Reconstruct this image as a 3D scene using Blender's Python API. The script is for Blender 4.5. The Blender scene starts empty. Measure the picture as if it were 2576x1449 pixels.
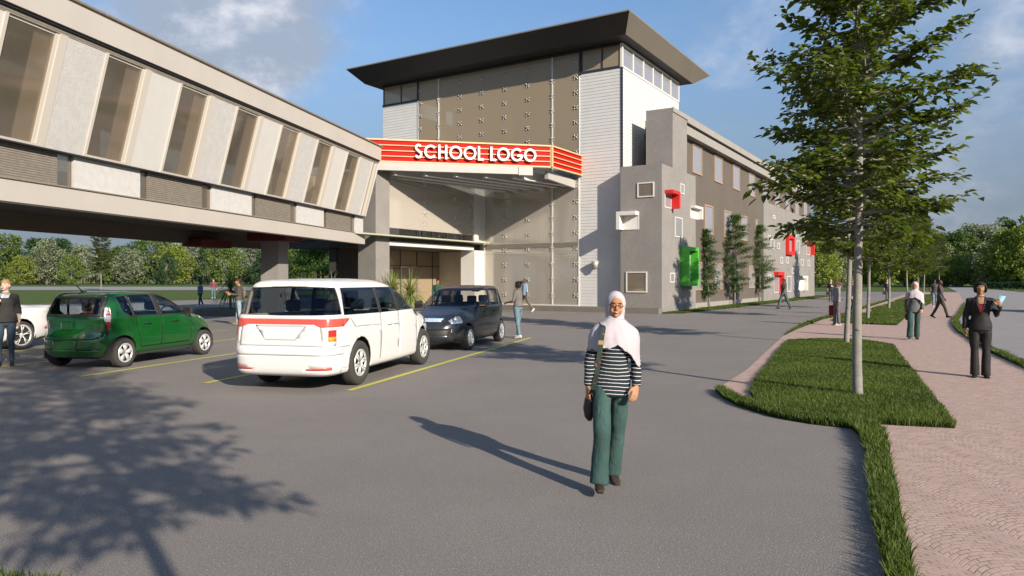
import bpy, bmesh, math, random
import numpy as np
from mathutils import Vector, Matrix, geometry
from math import sin, cos, pi, radians, atan2, sqrt
SC = bpy.context.scene
COL = SC.collection
random.seed(7)
rng = np.random.default_rng(7)

# ---------------- camera (photo measured in a 2576 px wide frame) ----------------
F, CX, HY, CH = 1820.0, 1288.0, 704.0, 1.70
cam_d = bpy.data.cameras.new("camera")
cam = bpy.data.objects.new("camera", cam_d); COL.objects.link(cam)
cam.location = (0, 0, CH); cam.rotation_euler = (radians(90), 0, 0)
cam_d.sensor_width = 36; cam_d.lens = 36 * F / 2576
cam_d.shift_y = -20.5 / 2576
cam_d.clip_start = 0.05; cam_d.clip_end = 3000
SC.camera = cam
SC.view_settings.view_transform = 'Standard'
SC.view_settings.look = 'None'
SC.view_settings.gamma = 1.0
SC.view_settings.exposure = 0.74
SC.cycles.max_bounces = 8
SC.cycles.transparent_max_bounces = 16
SC.cycles.caustics_reflective = False; SC.cycles.caustics_refractive = False
SC.cycles.use_denoising = True

def dirpx(x, y):
    return Vector(((x - CX) / F, 1, (HY - y) / F)).normalized()

# ---------------- sun and sky ----------------
SUN_EL = 23.5
sun_dir = Vector((.569 * cos(radians(SUN_EL)), -.8225 * cos(radians(SUN_EL)), sin(radians(SUN_EL))))
sd = bpy.data.lights.new("sun", 'SUN'); sd.energy = 4.15; sd.angle = radians(0.6); sd.color = (1.0, .90, .77)
so = bpy.data.objects.new("sun", sd); COL.objects.link(so)
so.rotation_euler = sun_dir.to_track_quat('Z', 'Y').to_euler(); so.location = sun_dir * 50

W = bpy.data.worlds.new("World"); SC.world = W; W.use_nodes = True
class NT:
    def __init__(s, nt): s.nt = nt; s.n = nt.nodes; s.l = nt.links
    def new(s, t, **k):
        n = s.n.new(t)
        for a, b in k.items():
            if a == 'inp':
                for i, v in b.items():
                    if hasattr(v, 'is_linked') or isinstance(v, bpy.types.NodeSocket): s.l.new(v, n.inputs[i])
                    else: n.inputs[i].default_value = v
            else: setattr(n, a, b)
        return n
    def m(s, op, a, b=None, c=None, clamp=False):
        d = {0: a}
        if b is not None: d[1] = b
        if c is not None: d[2] = c
        return s.new('ShaderNodeMath', operation=op, use_clamp=clamp, inp=d).outputs[0]
    def vm(s, op, a, b=None):
        d = {0: a}
        if b is not None: d[1] = b
        n = s.new('ShaderNodeVectorMath', operation=op, inp=d)
        return n.outputs[1] if op in ('DOT_PRODUCT', 'LENGTH', 'DISTANCE') else n.outputs[0]
    def mix(s, f, a, b, blend='MIX'):
        n = s.new('ShaderNodeMix', data_type='RGBA', blend_type=blend)
        for i, v in ((0, f), (6, a), (7, b)):
            if isinstance(v, bpy.types.NodeSocket): s.l.new(v, n.inputs[i])
            else: n.inputs[i].default_value = v if i == 0 else (*v[:3], 1)
        return n.outputs[2]
    def ramp(s, f, lo, hi):
        n = s.new('ShaderNodeMapRange', interpolation_type='SMOOTHSTEP', inp={0: f, 1: lo, 2: hi, 3: 0.0, 4: 1.0})
        return n.outputs[0]
    def noise(s, vec, scale, detail=4, rough=.55, dist=0.0):
        return s.new('ShaderNodeTexNoise', inp={'Vector': vec, 'Scale': scale, 'Detail': detail, 'Roughness': rough, 'Distortion': dist}).outputs[0]

w = NT(W.node_tree); w.n.clear()
sky = w.new('ShaderNodeTexSky', sky_type='NISHITA', sun_disc=False, sun_elevation=radians(SUN_EL),
            sun_rotation=atan2(.569, -.8225), altitude=100, air_density=1.0, dust_density=.6, ozone_density=1.6)
gen = w.new('ShaderNodeTexCoord').outputs['Generated']
nrm = w.vm('NORMALIZE', gen)
sep = w.new('ShaderNodeSeparateXYZ', inp={0: nrm})
zz = w.m('MAXIMUM', sep.outputs[2], 0.0)
den = w.m('ADD', zz, 0.16)
pv = w.new('ShaderNodeCombineXYZ', inp={0: w.m('DIVIDE', sep.outputs[0], den), 1: w.m('DIVIDE', sep.outputs[1], den), 2: 0.0}).outputs[0]
nv = w.vm('MULTIPLY', nrm, (1.0, 1.0, 1.7))
n1 = w.noise(nv, 3.4, 6, .55, .1)
n2 = w.noise(nv, 11.0, 6, .6, .1)
mask = None
for (px, py, r, s_) in ((560, 10, .20, .50), (480, 130, .14, .25), (680, 110, .12, .25), (1880, 80, .10, .20), (1800, 225, .10, .24),
                        (2480, 60, .11, .16), (2560, 320, .14, .30), (2350, 470, .12, .12), (200, -350, .4, .3), (2100, -700, .5, .3)):
    d = dirpx(px, py)
    dist = w.vm('DISTANCE', nrm, tuple(d))
    mm = w.m('MULTIPLY', w.m('SUBTRACT', 1.0, w.ramp(dist, 0.0, r * 1.25)), s_)
    mask = mm if mask is None else w.m('ADD', mask, mm)
dens = w.m('ADD', w.m('ADD', w.m('MULTIPLY', n1, .75), w.m('MULTIPLY', n2, .25)), w.m('MULTIPLY', mask, .62))
cloud = w.ramp(dens, .64, .94)
wisps = w.m('MULTIPLY', w.ramp(w.noise(w.vm('MULTIPLY', pv, (1.0, 2.4, 1.0)), 1.3, 6, .6, .6), .45, .85), .22)
cl_f = w.m('MAXIMUM', w.m('MULTIPLY', cloud, .93), wisps)
edge = w.ramp(w.noise(w.vm('ADD', nv, (.03, -.02, -.05)), 5.5, 6, .6, .1), .42, .64)
c_col = w.mix(edge, (2.0, 2.35, 2.95), (4.6, 4.6, 4.9))
tint = w.mix(1.0, sky.outputs[0], (.68, .80, .90), 'MULTIPLY')
low = w.m('SUBTRACT', 1.0, w.ramp(sep.outputs[2], .02, .42))
base = w.mix(w.m('MULTIPLY', low, .95), tint, (1.15, 1.36, 1.75))
skyc = w.mix(cl_f, base, c_col)
bg = w.new('ShaderNodeBackground', inp={0: skyc, 1: 0.115})
w.l.new(bg.outputs[0], w.new('ShaderNodeOutputWorld').inputs[0])

# ---------------- helpers ----------------
def G(x, y, z=0.0):
    Y = F * (CH - z) / (y - HY)
    return Vector(((x - CX) / F * Y, Y, z))
def P(x, y, Y):
    return Vector(((x - CX) / F * Y, Y, CH + (HY - y) / F * Y))

def tag(o, label=None, cat=None, group=None, kind=None):
    if label: o['label'] = label
    if cat: o['category'] = cat
    if group: o['group'] = group
    if kind: o['kind'] = kind
    return o
def empty(name, loc=(0, 0, 0), rz=0.0, label=None, cat=None, group=None):
    o = bpy.data.objects.new(name, None); COL.objects.link(o)
    o.location = loc; o.rotation_euler = (0, 0, rz); o.empty_display_size = .2
    return tag(o, label, cat, group)
def link(name, me, mats, parent=None, smooth=False):
    o = bpy.data.objects.new(name, me); COL.objects.link(o)
    for m_ in (mats if isinstance(mats, (list, tuple)) else [mats]): me.materials.append(m_)
    if parent: o.parent = parent
    if smooth: me.polygons.foreach_set('use_smooth', [True] * len(me.polygons))
    return o
def copy_tree(o, parent=None):
    c = o.copy(); COL.objects.link(c); c.parent = parent
    for ch in o.children: copy_tree(ch, c)
    return c

class MB:
    def __init__(s): s.v = []; s.f = []; s.mi = []; s.cur = 0; s.M = None
    def add(s, vs, fs):
        b = len(s.v)
        s.v += [tuple(s.M @ Vector(q)) if s.M else tuple(q) for q in vs]
        for f in fs: s.f.append(tuple(i + b for i in f)); s.mi.append(s.cur)
        return s
    def box(s, x0, x1, y0, y1, z0, z1):
        x0, x1 = min(x0, x1), max(x0, x1); y0, y1 = min(y0, y1), max(y0, y1)
        return s.add([(x0, y0, z0), (x1, y0, z0), (x1, y1, z0), (x0, y1, z0), (x0, y0, z1), (x1, y0, z1), (x1, y1, z1), (x0, y1, z1)],
                     [(3, 2, 1, 0), (4, 5, 6, 7), (0, 1, 5, 4), (1, 2, 6, 5), (2, 3, 7, 6), (3, 0, 4, 7)])
    def prism(s, poly, z0, z1):
        n = len(poly)
        s.add([(p[0], p[1], z0) for p in poly] + [(p[0], p[1], z1) for p in poly],
              [tuple(range(n - 1, -1, -1)), tuple(range(n, 2 * n))] + [(i, (i + 1) % n, n + (i + 1) % n, n + i) for i in range(n)])
        return s
    def hexa(s, a, b):   # two quads joined
        return s.add(list(a) + list(b), [(3, 2, 1, 0), (4, 5, 6, 7), (0, 1, 5, 4), (1, 2, 6, 5), (2, 3, 7, 6), (3, 0, 4, 7)])
    def bar(s, p, q, wd, ht, up=(0, 0, 1)):
        p, q = Vector(p), Vector(q); d = (q - p).normalized(); up = Vector(up)
        sd_ = d.cross(up)
        if sd_.length < 1e-4: sd_ = d.cross(Vector((1, 0, 0)))
        sd_.normalize(); u = sd_.cross(d).normalized()
        a, b = sd_ * wd / 2, u * ht / 2
        return s.hexa([p - a - b, p + a - b, p + a + b, p - a + b], [q - a - b, q + a - b, q + a + b, q - a + b])
    def tube(s, pts, rad, n=8, caps=True, sx=1.0, sy=1.0, up=None):
        pts = [Vector(p) for p in pts]; N = len(pts)
        if not isinstance(rad, (list, tuple)): rad = [rad] * N
        vs = []; ref = None
        for i, p in enumerate(pts):
            d = (pts[min(i + 1, N - 1)] - pts[max(i - 1, 0)])
            d = d.normalized() if d.length > 1e-7 else Vector((0, 0, 1))
            if ref is None:
                ref = Vector(up) if up else (Vector((1, 0, 0)) if abs(d.x) < .9 else Vector((0, 1, 0)))
            a = (ref - d * ref.dot(d)).normalized(); ref = a; b = d.cross(a)
            r = rad[i]; rx, ry = r if isinstance(r, tuple) else (r * sx, r * sy)
            for k in range(n):
                t = 2 * pi * k / n; vs.append(p + a * (cos(t) * rx) + b * (sin(t) * ry))
        fs = [(i * n + k, i * n + (k + 1) % n, (i + 1) * n + (k + 1) % n, (i + 1) * n + k) for i in range(N - 1) for k in range(n)]
        if caps: fs += [tuple(range(n - 1, -1, -1)), tuple(range((N - 1) * n, N * n))]
        return s.add(vs, fs)
    def ell(s, c, r, n=14, m=9, R=None):
        c = Vector(c); vs = [Vector((0, 0, -1))]
        for i in range(1, m):
            a = -pi / 2 + pi * i / m
            for k in range(n): vs.append(Vector((cos(a) * cos(2 * pi * k / n), cos(a) * sin(2 * pi * k / n), sin(a))))
        vs.append(Vector((0, 0, 1)))
        vs = [Vector((q.x * r[0], q.y * r[1], q.z * r[2])) for q in vs]
        if R: vs = [R @ q for q in vs]
        vs = [q + c for q in vs]
        fs = [(0, 1 + (k + 1) % n, 1 + k) for k in range(n)]
        for i in range(m - 2):
            fs += [(1 + i * n + k, 1 + i * n + (k + 1) % n, 1 + (i + 1) * n + (k + 1) % n, 1 + (i + 1) * n + k) for k in range(n)]
        L = len(vs) - 1; fs += [(L, 1 + (m - 2) * n + k, 1 + (m - 2) * n + (k + 1) % n) for k in range(n)]
        return s.add(vs, fs)
    def lathe(s, prof, n=32, axis='y', c=(0, 0, 0)):   # prof: (radius, offset along axis)
        vs = []
        for r, h in prof:
            for k in range(n):
                t = 2 * pi * k / n
                q = (r * cos(t), h, r * sin(t)) if axis == 'y' else ((r * cos(t), r * sin(t), h) if axis == 'z' else (h, r * cos(t), r * sin(t)))
                vs.append((q[0] + c[0], q[1] + c[1], q[2] + c[2]))
        N = len(prof)
        return s.add(vs, [(i * n + k, i * n + (k + 1) % n, (i + 1) * n + (k + 1) % n, (i + 1) * n + k) for i in range(N - 1) for k in range(n)])
    def mesh(s, name='m'):
        me = bpy.data.meshes.new(name); me.from_pydata(s.v, [], s.f)
        if any(s.mi): me.polygons.foreach_set('material_index', s.mi)
        me.update(); return me
    def build(s, name, mats, parent=None, smooth=False, bevel=0, fix=True):
        me = s.mesh(name)
        if fix:
            bm = bmesh.new(); bm.from_mesh(me); bmesh.ops.recalc_face_normals(bm, faces=bm.faces); bm.to_mesh(me); bm.free()
        o = link(name, me, mats, parent, smooth)
        if bevel:
            b = o.modifiers.new('bev', 'BEVEL'); b.width = bevel; b.segments = 2; b.limit_method = 'ANGLE'; b.angle_limit = radians(40)
        return o

def np_mesh(name, co, faces_n, nper, mats, parent=None, smooth=False, col=None):
    """co (N,3), faces flat loop indices, nper verts per face"""
    me = bpy.data.meshes.new(name); nf = len(faces_n) // nper
    me.vertices.add(len(co)); me.vertices.foreach_set('co', co.astype(np.float32).ravel())
    me.loops.add(len(faces_n)); me.loops.foreach_set('vertex_index', faces_n.astype(np.int32))
    me.polygons.add(nf); me.polygons.foreach_set('loop_start', np.arange(0, nf * nper, nper, dtype=np.int32))
    me.update(calc_edges=True)
    if col is not None:
        a = me.attributes.new('tone', 'FLOAT', 'POINT'); a.data.foreach_set('value', col.astype(np.float32))
    return link(name, me, mats, parent, smooth)

# ---------------- materials ----------------
def mat(name, col, rough=.6, metal=0, spec=.5, var=0.0, vscale=3.0, bump=0.0, bscale=60.0, coat=0.0, speck=None, coord='Object', alpha=None, emis=None):
    m = bpy.data.materials.new(name); m.use_nodes = True; t = NT(m.node_tree); b = t.n['Principled BSDF']
    b.inputs['Base Color'].default_value = (*col, 1); b.inputs['Roughness'].default_value = rough
    b.inputs['Metallic'].default_value = metal; b.inputs['Specular IOR Level'].default_value = spec
    b.inputs['Coat Weight'].default_value = coat; b.inputs['Coat Roughness'].default_value = .05
    if var or bump or speck:
        vec = t.new('ShaderNodeTexCoord').outputs[coord]
        c = None
        if var:
            n = t.noise(vec, vscale, 5)
            c = t.mix(t.ramp(n, .3, .7), tuple(x * (1 - var) for x in col), tuple(min(1, x * (1 + var)) for x in col))
        if speck:
            n = t.noise(vec, speck[1], 2, .7)
            c = t.mix(t.m('MULTIPLY', t.ramp(n, speck[2], speck[3]), speck[4]), c if c is not None else col, speck[0])
        if c is not None: t.l.new(c, b.inputs['Base Color'])
        if bump:
            n = t.noise(vec, bscale, 3, .6)
            bp = t.new('ShaderNodeBump', inp={'Strength': bump, 'Distance': .01, 'Height': n}); t.l.new(bp.outputs[0], b.inputs['Normal'])
    return m
def slats(m, per=.055):
    t = NT(m.node_tree); b = t.n['Principled BSDF']; v = t.new('ShaderNodeTexCoord').outputs['Object']; s = t.new('ShaderNodeSeparateXYZ', inp={0: v})
    f = t.m('FRACT', t.m('DIVIDE', s.outputs[2], per)); k = t.m('LESS_THAN', f, .35); src = b.inputs['Base Color'].links[0].from_socket
    t.l.new(t.mix(k, src, (.12, .10, .08)), b.inputs['Base Color']); return m
def glass(name, tint=(.5, .55, .6), refl=.12, rough=.03, gl=(1, 1, 1), base=None, basef=0.0):
    m = bpy.data.materials.new(name); m.use_nodes = True; t = NT(m.node_tree); t.n.clear()
    tr = t.new('ShaderNodeBsdfTransparent', inp={0: (*tint, 1)})
    g = t.new('ShaderNodeBsdfGlossy', inp={0: (*gl, 1), 'Roughness': rough})
    lw = t.new('ShaderNodeLayerWeight', inp={0: .35})
    f = t.m('ADD', t.m('MULTIPLY', lw.outputs['Fresnel'], .55), refl, clamp=True)
    out = t.new('ShaderNodeMixShader', inp={0: f, 1: tr.outputs[0], 2: g.outputs[0]}).outputs[0]
    if base:
        d = t.new('ShaderNodeBsdfDiffuse', inp={0: (*base, 1)})
        out = t.new('ShaderNodeMixShader', inp={0: basef, 1: out, 2: d.outputs[0]}).outputs[0]
    t.l.new(out, t.new('ShaderNodeOutputMaterial').inputs[0])
    return m

M = {}
M['white'] = mat('white_paint', (.66, .63, .58), .55, var=.03, vscale=1.2)
M['siding'] = mat('white_siding', (.60, .585, .555), .6, var=.035, vscale=1.7, bump=.1)
M['cream'] = mat('cream_metal', (.47, .425, .37), .5, var=.03, vscale=.8)
M['smooth_panel'] = mat('smooth_white_panel', (.60, .575, .53), .5, var=.02)
M['rough_panel'] = mat('rough_plaster_panel', (.52, .50, .47), .85, var=.05, vscale=6, bump=.9, bscale=28)
M['taupe'] = mat('taupe_mesh_panel', (.22, .19, .15), .8, var=.13, vscale=9, bump=.5, bscale=40)
M['frame'] = mat('cream_window_frame', (.55, .50, .43), .45)
M['stucco'] = mat('grey_stucco', (.25, .23, .208), .9, var=.06, vscale=1.0, bump=.5, bscale=45, speck=((.07, .065, .055), 34, .56, .64, .6))
M['stucco_light'] = M['stucco']
M['brown'] = mat('brown_render', (.115, .094, .074), .85, var=.05, vscale=.8)
M['frieze'] = mat('pale_grey_frieze', (.30, .275, .245), .85, var=.05, bump=.3, bscale=40)
M['dark'] = mat('dark_steel', (.028, .03, .034), .45)
M['roofdark'] = mat('dark_roof_soffit', (.018, .016, .015), .6, var=.05)
M['fascia_lit_soffit'] = mat('roof_fascia_sunlit_soffit', (.20, .172, .135), .5, var=.04, vscale=.6)  # roof rim metal, also the right soffit with sunlight put into its colour
M['red'] = mat('red_panel', (.50, .006, .004), .6, spec=.15, var=.04)
M['redbox'] = mat('red_window_hood', (.60, .022, .018), .45, var=.03)
M['green'] = mat('green_window_hood', (.07, .42, .035), .45, var=.03)
M['cream_trim'] = mat('tan_trim', (.66, .42, .20), .5)
M['letter'] = mat('white_letter', (.78, .77, .75), .4)
M['wood'] = mat('wood_window_frame', (.36, .24, .16), .6, var=.1, vscale=8)
M['tan_wall'] = mat('tan_interior_wall', (.50, .43, .33), .8, var=.12, vscale=.7)
M['floor_int'] = mat('interior_floor', (.30, .27, .23), .6)
M['dark_int'] = mat('dark_interior', (.05, .043, .036), .8, var=.1)
M['plinth'] = mat('grey_plinth', (.17, .15, .125), .85, var=.08, bump=.3)
M['steel'] = mat('brushed_steel', (.62, .60, .56), .3, .85)
M['greenglass'] = mat('green_tinted_slab_edge', (.42, .43, .31), .4, var=.06, vscale=10)
M['glass'] = glass('facade_glass', (.93, .91, .87), .15, .10, (.95, .92, .87), (.88, .81, .71), .27)
M['roof_glass'] = glass('canopy_roof_glass', (.82, .84, .84), .08, .05)
M['glass_up'] = glass('upper_facade_glass', (.80, .76, .68), .04, .03, (.8, .75, .68), (.54, .43, .29), .46)
M['glass_win'] = glass('window_glass', (.45, .44, .42), .30, .05, (.85, .87, .95), (.50, .50, .52), .40)
M['glass_bridge'] = glass('bridge_glass', (.90, .84, .76), .05, .06, (.9, .88, .85), (.60, .53, .43), .09)
M['darkred'] = mat('dark_red_beam', (.10, .006, .006), .6)
M['girder'] = mat('pale_steel_girder', (.40, .38, .35), .5, var=.03)
M['curtain'] = mat('pale_panel', (.70, .67, .62), .9, var=.05)
M['lampm'] = mat('pale_metal_lamp', (.50, .46, .38), .35, .3)
slats(M['taupe'])
# ---------------- ground ----------------
def asphalt_mat():
    m = mat('asphalt', (.2, .19, .18), .85); t = NT(m.node_tree); b = t.n['Principled BSDF']
    v = t.new('ShaderNodeTexCoord').outputs['Object']
    big = t.noise(v, .35, 4); mid = t.noise(v, 2.2, 4)
    c = t.mix(t.ramp(big, .3, .7), (.186, .160, .139), (.212, .183, .159))
    c = t.mix(t.m('MULTIPLY', t.ramp(mid, .35, .75), .35), c, (.158, .142, .132))
    sp = t.noise(v, 95, 2, .8); sp2 = t.noise(v, 42, 2, .8)
    c = t.mix(t.m('MULTIPLY', t.ramp(sp, .54, .66), .60), c, (.52, .49, .45))
    c = t.mix(t.m('MULTIPLY', t.ramp(sp2, .58, .68), .40), c, (.45, .42, .39))
    c = t.mix(t.m('MULTIPLY', t.ramp(t.m('SUBTRACT', 1.0, sp), .58, .70), .55), c, (.06, .055, .055))
    t.l.new(c, b.inputs['Base Color'])
    bp = t.new('ShaderNodeBump', inp={'Strength': .5, 'Distance': .012, 'Height': sp}); t.l.new(bp.outputs[0], b.inputs['Normal'])
    return m
def paver_mat():
    m = mat('pink_fan_pavers', (.4, .3, .28), .85); t = NT(m.node_tree); b = t.n['Principled BSDF']
    v = t.new('ShaderNodeTexCoord').outputs['Object']
    wob = t.new('ShaderNodeTexNoise', inp={'Vector': v, 'Scale': 1.6, 'Detail': 2.0}).outputs[1]
    v2 = t.vm('ADD', v, t.vm('MULTIPLY', t.vm('SUBTRACT', wob, (.5, .5, .5)), (.07, .07, .07)))
    s = t.new('ShaderNodeSeparateXYZ', inp={0: v2})
    per = .66
    u = t.m('SUBTRACT', t.m('FRACT', t.m('DIVIDE', s.outputs[0], per)), .5)
    arch = t.m('MULTIPLY', t.m('MULTIPLY', u, u), .7)           # rise of each arc
    yy = t.m('ADD', s.outputs[1], arch)
    vec = t.new('ShaderNodeCombineXYZ', inp={0: s.outputs[0], 1: yy, 2: 0.0}).outputs[0]
    br = t.new('ShaderNodeTexBrick', offset=.5, inp={'Vector': vec, 'Color1': (.46, .305, .245, 1), 'Color2': (.53, .37, .305, 1), 'Mortar': (.20, .175, .12, 1),
               'Scale': 1.0, 'Mortar Size': .0065, 'Mortar Smooth': .35, 'Bias': 0.0, 'Brick Width': .10, 'Row Height': .048})
    big = t.noise(v, .5, 4); gap = t.ramp(t.noise(v, 7.0, 3), .38, .62)
    c = t.mix(t.m('MULTIPLY', t.m('SUBTRACT', 1.0, gap), br.outputs[1]), br.outputs[0], (.495, .34, .28))
    c = t.mix(t.m('MULTIPLY', t.ramp(big, .35, .7), .3), c, (.43, .30, .245))
    t.l.new(c, b.inputs['Base Color'])
    bp = t.new('ShaderNodeBump', invert=True, inp={'Strength': .6, 'Distance': .008, 'Height': br.outputs[1]}); t.l.new(bp.outputs[0], b.inputs['Normal'])
    return m
def grass_mat(name, c1, c2, c3=None, scale=.05, stretch=True):
    m = mat(name, c1, .9, spec=.2); t = NT(m.node_tree); b = t.n['Principled BSDF']
    v = t.new('ShaderNodeTexCoord').outputs['Object']
    n = t.noise(t.vm('MULTIPLY', v, (.25, 1.0, 1.0)), 1.3, 4); n2 = t.noise(v, 16, 3, .7)
    c = t.mix(t.ramp(n, .3, .7), c1, c2)
    c = t.mix(t.m('MULTIPLY', t.ramp(n2, .3, .7), .6), c, c3 or tuple(x * .55 for x in c1))
    t.l.new(c, b.inputs['Base Color'])
    bp = t.new('ShaderNodeBump', inp={'Strength': .8, 'Distance': .03, 'Height': n2}); t.l.new(bp.outputs[0], b.inputs['Normal'])
    return m
M['asphalt'] = asphalt_mat(); M['paver'] = paver_mat()
M['lawn'] = grass_mat('lawn_grass', (.105, .135, .022), (.075, .11, .018), (.05, .08, .014))
M['field'] = grass_mat('field_grass', (.20, .20, .045), (.16, .17, .035))
M['soil'] = mat('dark_soil', (.045, .05, .018), .95, var=.3, vscale=8)
M['plaza'] = mat('pale_concrete', (.275, .25, .232), .85, var=.05, vscale=.6, bump=.2)
M['road'] = mat('far_road', (.27, .25, .24), .85, var=.05)
M['yellow'] = mat('yellow_road_paint', (.56, .52, .09), .7, var=.08, vscale=20)

def sheet(name, pts, z, m, kind='structure', lab=None):
    me = bpy.data.meshes.new(name)
    co = [(p[0], p[1], z) for p in pts]
    tris = geometry.tessellate_polygon([[Vector(c) for c in co]])
    me.from_pydata(co, [], [tuple(t_) for t_ in tris]); me.update()
    bm = bmesh.new(); bm.from_mesh(me)
    for f in bm.faces:
        f.normal_update()
        if f.normal.z < 0: f.normal_flip()
    bm.to_mesh(me); bm.free()
    o = link(name, me, m); tag(o, lab, None, None, kind); return o
gp = lambda L: [tuple(G(x, y))[:2] for x, y in L]
sheet('ground', [(-1500, -60), (1500, -60), (1500, 2200), (-1500, 2200)], -.05, M['lawn'])
sheet('field', [(-1400, 345), (-20, 345), (-20, 2100), (-1400, 2100)], -.03, M['field'])
sheet('road', [(-420, 122), (30, 122), (30, 168), (-420, 215)], -.02, M['road'])
mk = MB(); 
for y in (126, 158): mk.box(-420, 30, y, y + .8, -.012, -.008)
mk.build('road_edge_line', mat('pale_kerb', (.45, .43, .38), .8)); bpy.data.objects['road_edge_line']['kind'] = 'structure'
sheet('parking_lot', [(-77, -20.6), (70, -20.6), (70, 103), (-.5, 103), (-33.4, 49.9)], 0.0, M['asphalt'])

path_l = [(2290, 1520), (2260, 1380), (2232, 1250), (2214, 1150), (2190, 1078), (2140, 1070), (2040, 1059), (1960, 1045), (1900, 1028), (1850, 1009), (1808, 984),
          (1815, 972), (1878, 931), (1969, 846), (2005, 829), (2045, 812), (2100, 797), (2150, 789), (2172, 776), (2282, 738.7), (2300, 736)]
in_r = [(2411, 735.7), (2418, 747), (2425.5, 763), (2413, 789), (2396, 807), (2397, 822), (2411.5, 837), (2444.8, 859), (2493, 888.7), (2576, 927.5), (2700, 985), (3000, 1120), (3400, 1330)]
out_r = [(2425.5, 766.5), (2420.7, 790), (2411, 806), (2413, 818), (2433.7, 837), (2470.7, 866), (2508, 885), (2576, 916), (2700, 970), (3000, 1092), (3400, 1280)]
sheet('path', gp(path_l) + gp(in_r) + [(14, 1.0), (14, -12), (1.6, -12), (1.6, 1.5)], .008, M['paver'])
sheet('plaza', gp([(2376, 719.4), (2411, 735.7), (2418, 747), (2425, 764)]) + gp(out_r) + [(30, 3), (80, 3), (110, 97), tuple(G(2600, 738))[:2], tuple(G(2576, 736))[:2], tuple(G(2456, 723.9))[:2], tuple(G(2374, 719))[:2]][:-1], .004, M['plaza'])

# parking lines
def park_line(s0, s1, wdt=.11):
    a, b = Vector(s0), Vector(s1); d = (b - a).normalized(); n = Vector((-d.y, d.x)) * wdt / 2
    sheet('road_marking', [a - n, b - n, b + n, a + n], .006, M['yellow'])
for n_ in range(0, 10):
    s_ = Vector((-2.5 - 2.54 * n_, 11.09 + .8 * n_)); park_line(s_, s_ + Vector((3.04, 10.1)))
for n_ in range(0, 4):
    s_ = Vector((-19 - 2.6 * n_, 32 + .8 * n_)); park_line(s_, s_ + Vector((3.04, 10.1)))

# ---------------- grass blades ----------------
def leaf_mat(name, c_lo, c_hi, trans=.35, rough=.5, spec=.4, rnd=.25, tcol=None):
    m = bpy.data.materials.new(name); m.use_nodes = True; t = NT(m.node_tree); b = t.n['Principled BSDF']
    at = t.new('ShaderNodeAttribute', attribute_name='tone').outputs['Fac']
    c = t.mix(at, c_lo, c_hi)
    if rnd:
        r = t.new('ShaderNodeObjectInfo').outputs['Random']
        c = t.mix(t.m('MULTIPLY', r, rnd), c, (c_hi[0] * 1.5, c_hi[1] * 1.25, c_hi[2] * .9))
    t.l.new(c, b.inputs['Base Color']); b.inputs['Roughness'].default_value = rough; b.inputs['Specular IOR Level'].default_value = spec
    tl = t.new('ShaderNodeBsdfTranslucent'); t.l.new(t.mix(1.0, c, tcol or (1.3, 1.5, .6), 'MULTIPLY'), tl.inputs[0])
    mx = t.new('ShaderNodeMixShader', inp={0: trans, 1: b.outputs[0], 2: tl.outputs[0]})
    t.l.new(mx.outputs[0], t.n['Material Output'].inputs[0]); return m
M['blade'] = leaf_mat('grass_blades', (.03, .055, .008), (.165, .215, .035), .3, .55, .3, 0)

def blades(name, polys, dens, h0, h1, bw, label, z=.01, yref=10):
    tri = []
    for poly in polys:
        co = [Vector((p[0], p[1], 0)) for p in poly]
        for t_ in geometry.tessellate_polygon([co]): tri.append([co[i].to_2d() for i in t_])
    tri = np.array([[tuple(q) for q in t_] for t_ in tri])
    a = np.abs(np.cross(tri[:, 1] - tri[:, 0], tri[:, 2] - tri[:, 0])) / 2
    cen = tri.mean(1); dd = np.clip(np.hypot(cen[:, 0], cen[:, 1]), 4, 60)
    N = int(a.sum() * dens)
    idx = rng.choice(len(tri), N, p=a / a.sum())
    r1 = np.sqrt(rng.random(N)); r2 = rng.random(N)
    p = tri[idx, 0] * (1 - r1)[:, None] + tri[idx, 1] * (r1 * (1 - r2))[:, None] + tri[idx, 2] * (r1 * r2)[:, None]
    D = np.hypot(p[:, 0], p[:, 1])
    patch = .5 + .5 * np.sin(p[:, 0] * 2.1 + np.sin(p[:, 1] * 1.7)) * np.sin(p[:, 1] * 2.6 + 1)
    h = (h0 + (h1 - h0) * rng.random(N)) * (.75 + .35 * patch)
    wd = bw * (.7 + .6 * rng.random(N)) * np.clip(D / yref, .8, 3)
    th = rng.random(N) * 2 * pi; lean = (.15 + .55 * rng.random(N)) * h; ld = th + (rng.random(N) - .5) * 2.5
    dx, dy = np.cos(th) * wd / 2, np.sin(th) * wd / 2
    lx, ly = -np.sin(ld) * lean, np.cos(ld) * lean
    co = np.zeros((N, 5, 3))
    co[:, 0] = np.stack([p[:, 0] - dx, p[:, 1] - dy, np.full(N, z - .005)], 1)
    co[:, 1] = np.stack([p[:, 0] + dx, p[:, 1] + dy, np.full(N, z - .005)], 1)
    co[:, 2] = np.stack([p[:, 0] - dx * .75 + lx * .35, p[:, 1] - dy * .75 + ly * .35, z + h * .58], 1)
    co[:, 3] = np.stack([p[:, 0] + dx * .75 + lx * .35, p[:, 1] + dy * .75 + ly * .35, z + h * .58], 1)
    co[:, 4] = np.stack([p[:, 0] + lx, p[:, 1] + ly, z + h], 1)
    b = (np.arange(N) * 5)[:, None]
    f = np.concatenate([b + np.array([[0, 1, 3]]), b + np.array([[0, 3, 2]]), b + np.array([[2, 3, 4]])], 1).ravel()
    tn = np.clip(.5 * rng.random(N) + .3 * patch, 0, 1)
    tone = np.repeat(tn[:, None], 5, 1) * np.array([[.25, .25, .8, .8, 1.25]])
    o = np_mesh(name, co.reshape(-1, 3), f, 3, M['blade'], col=tone.ravel())
    tag(o, label, 'grass', None, 'stuff'); return o

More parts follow.
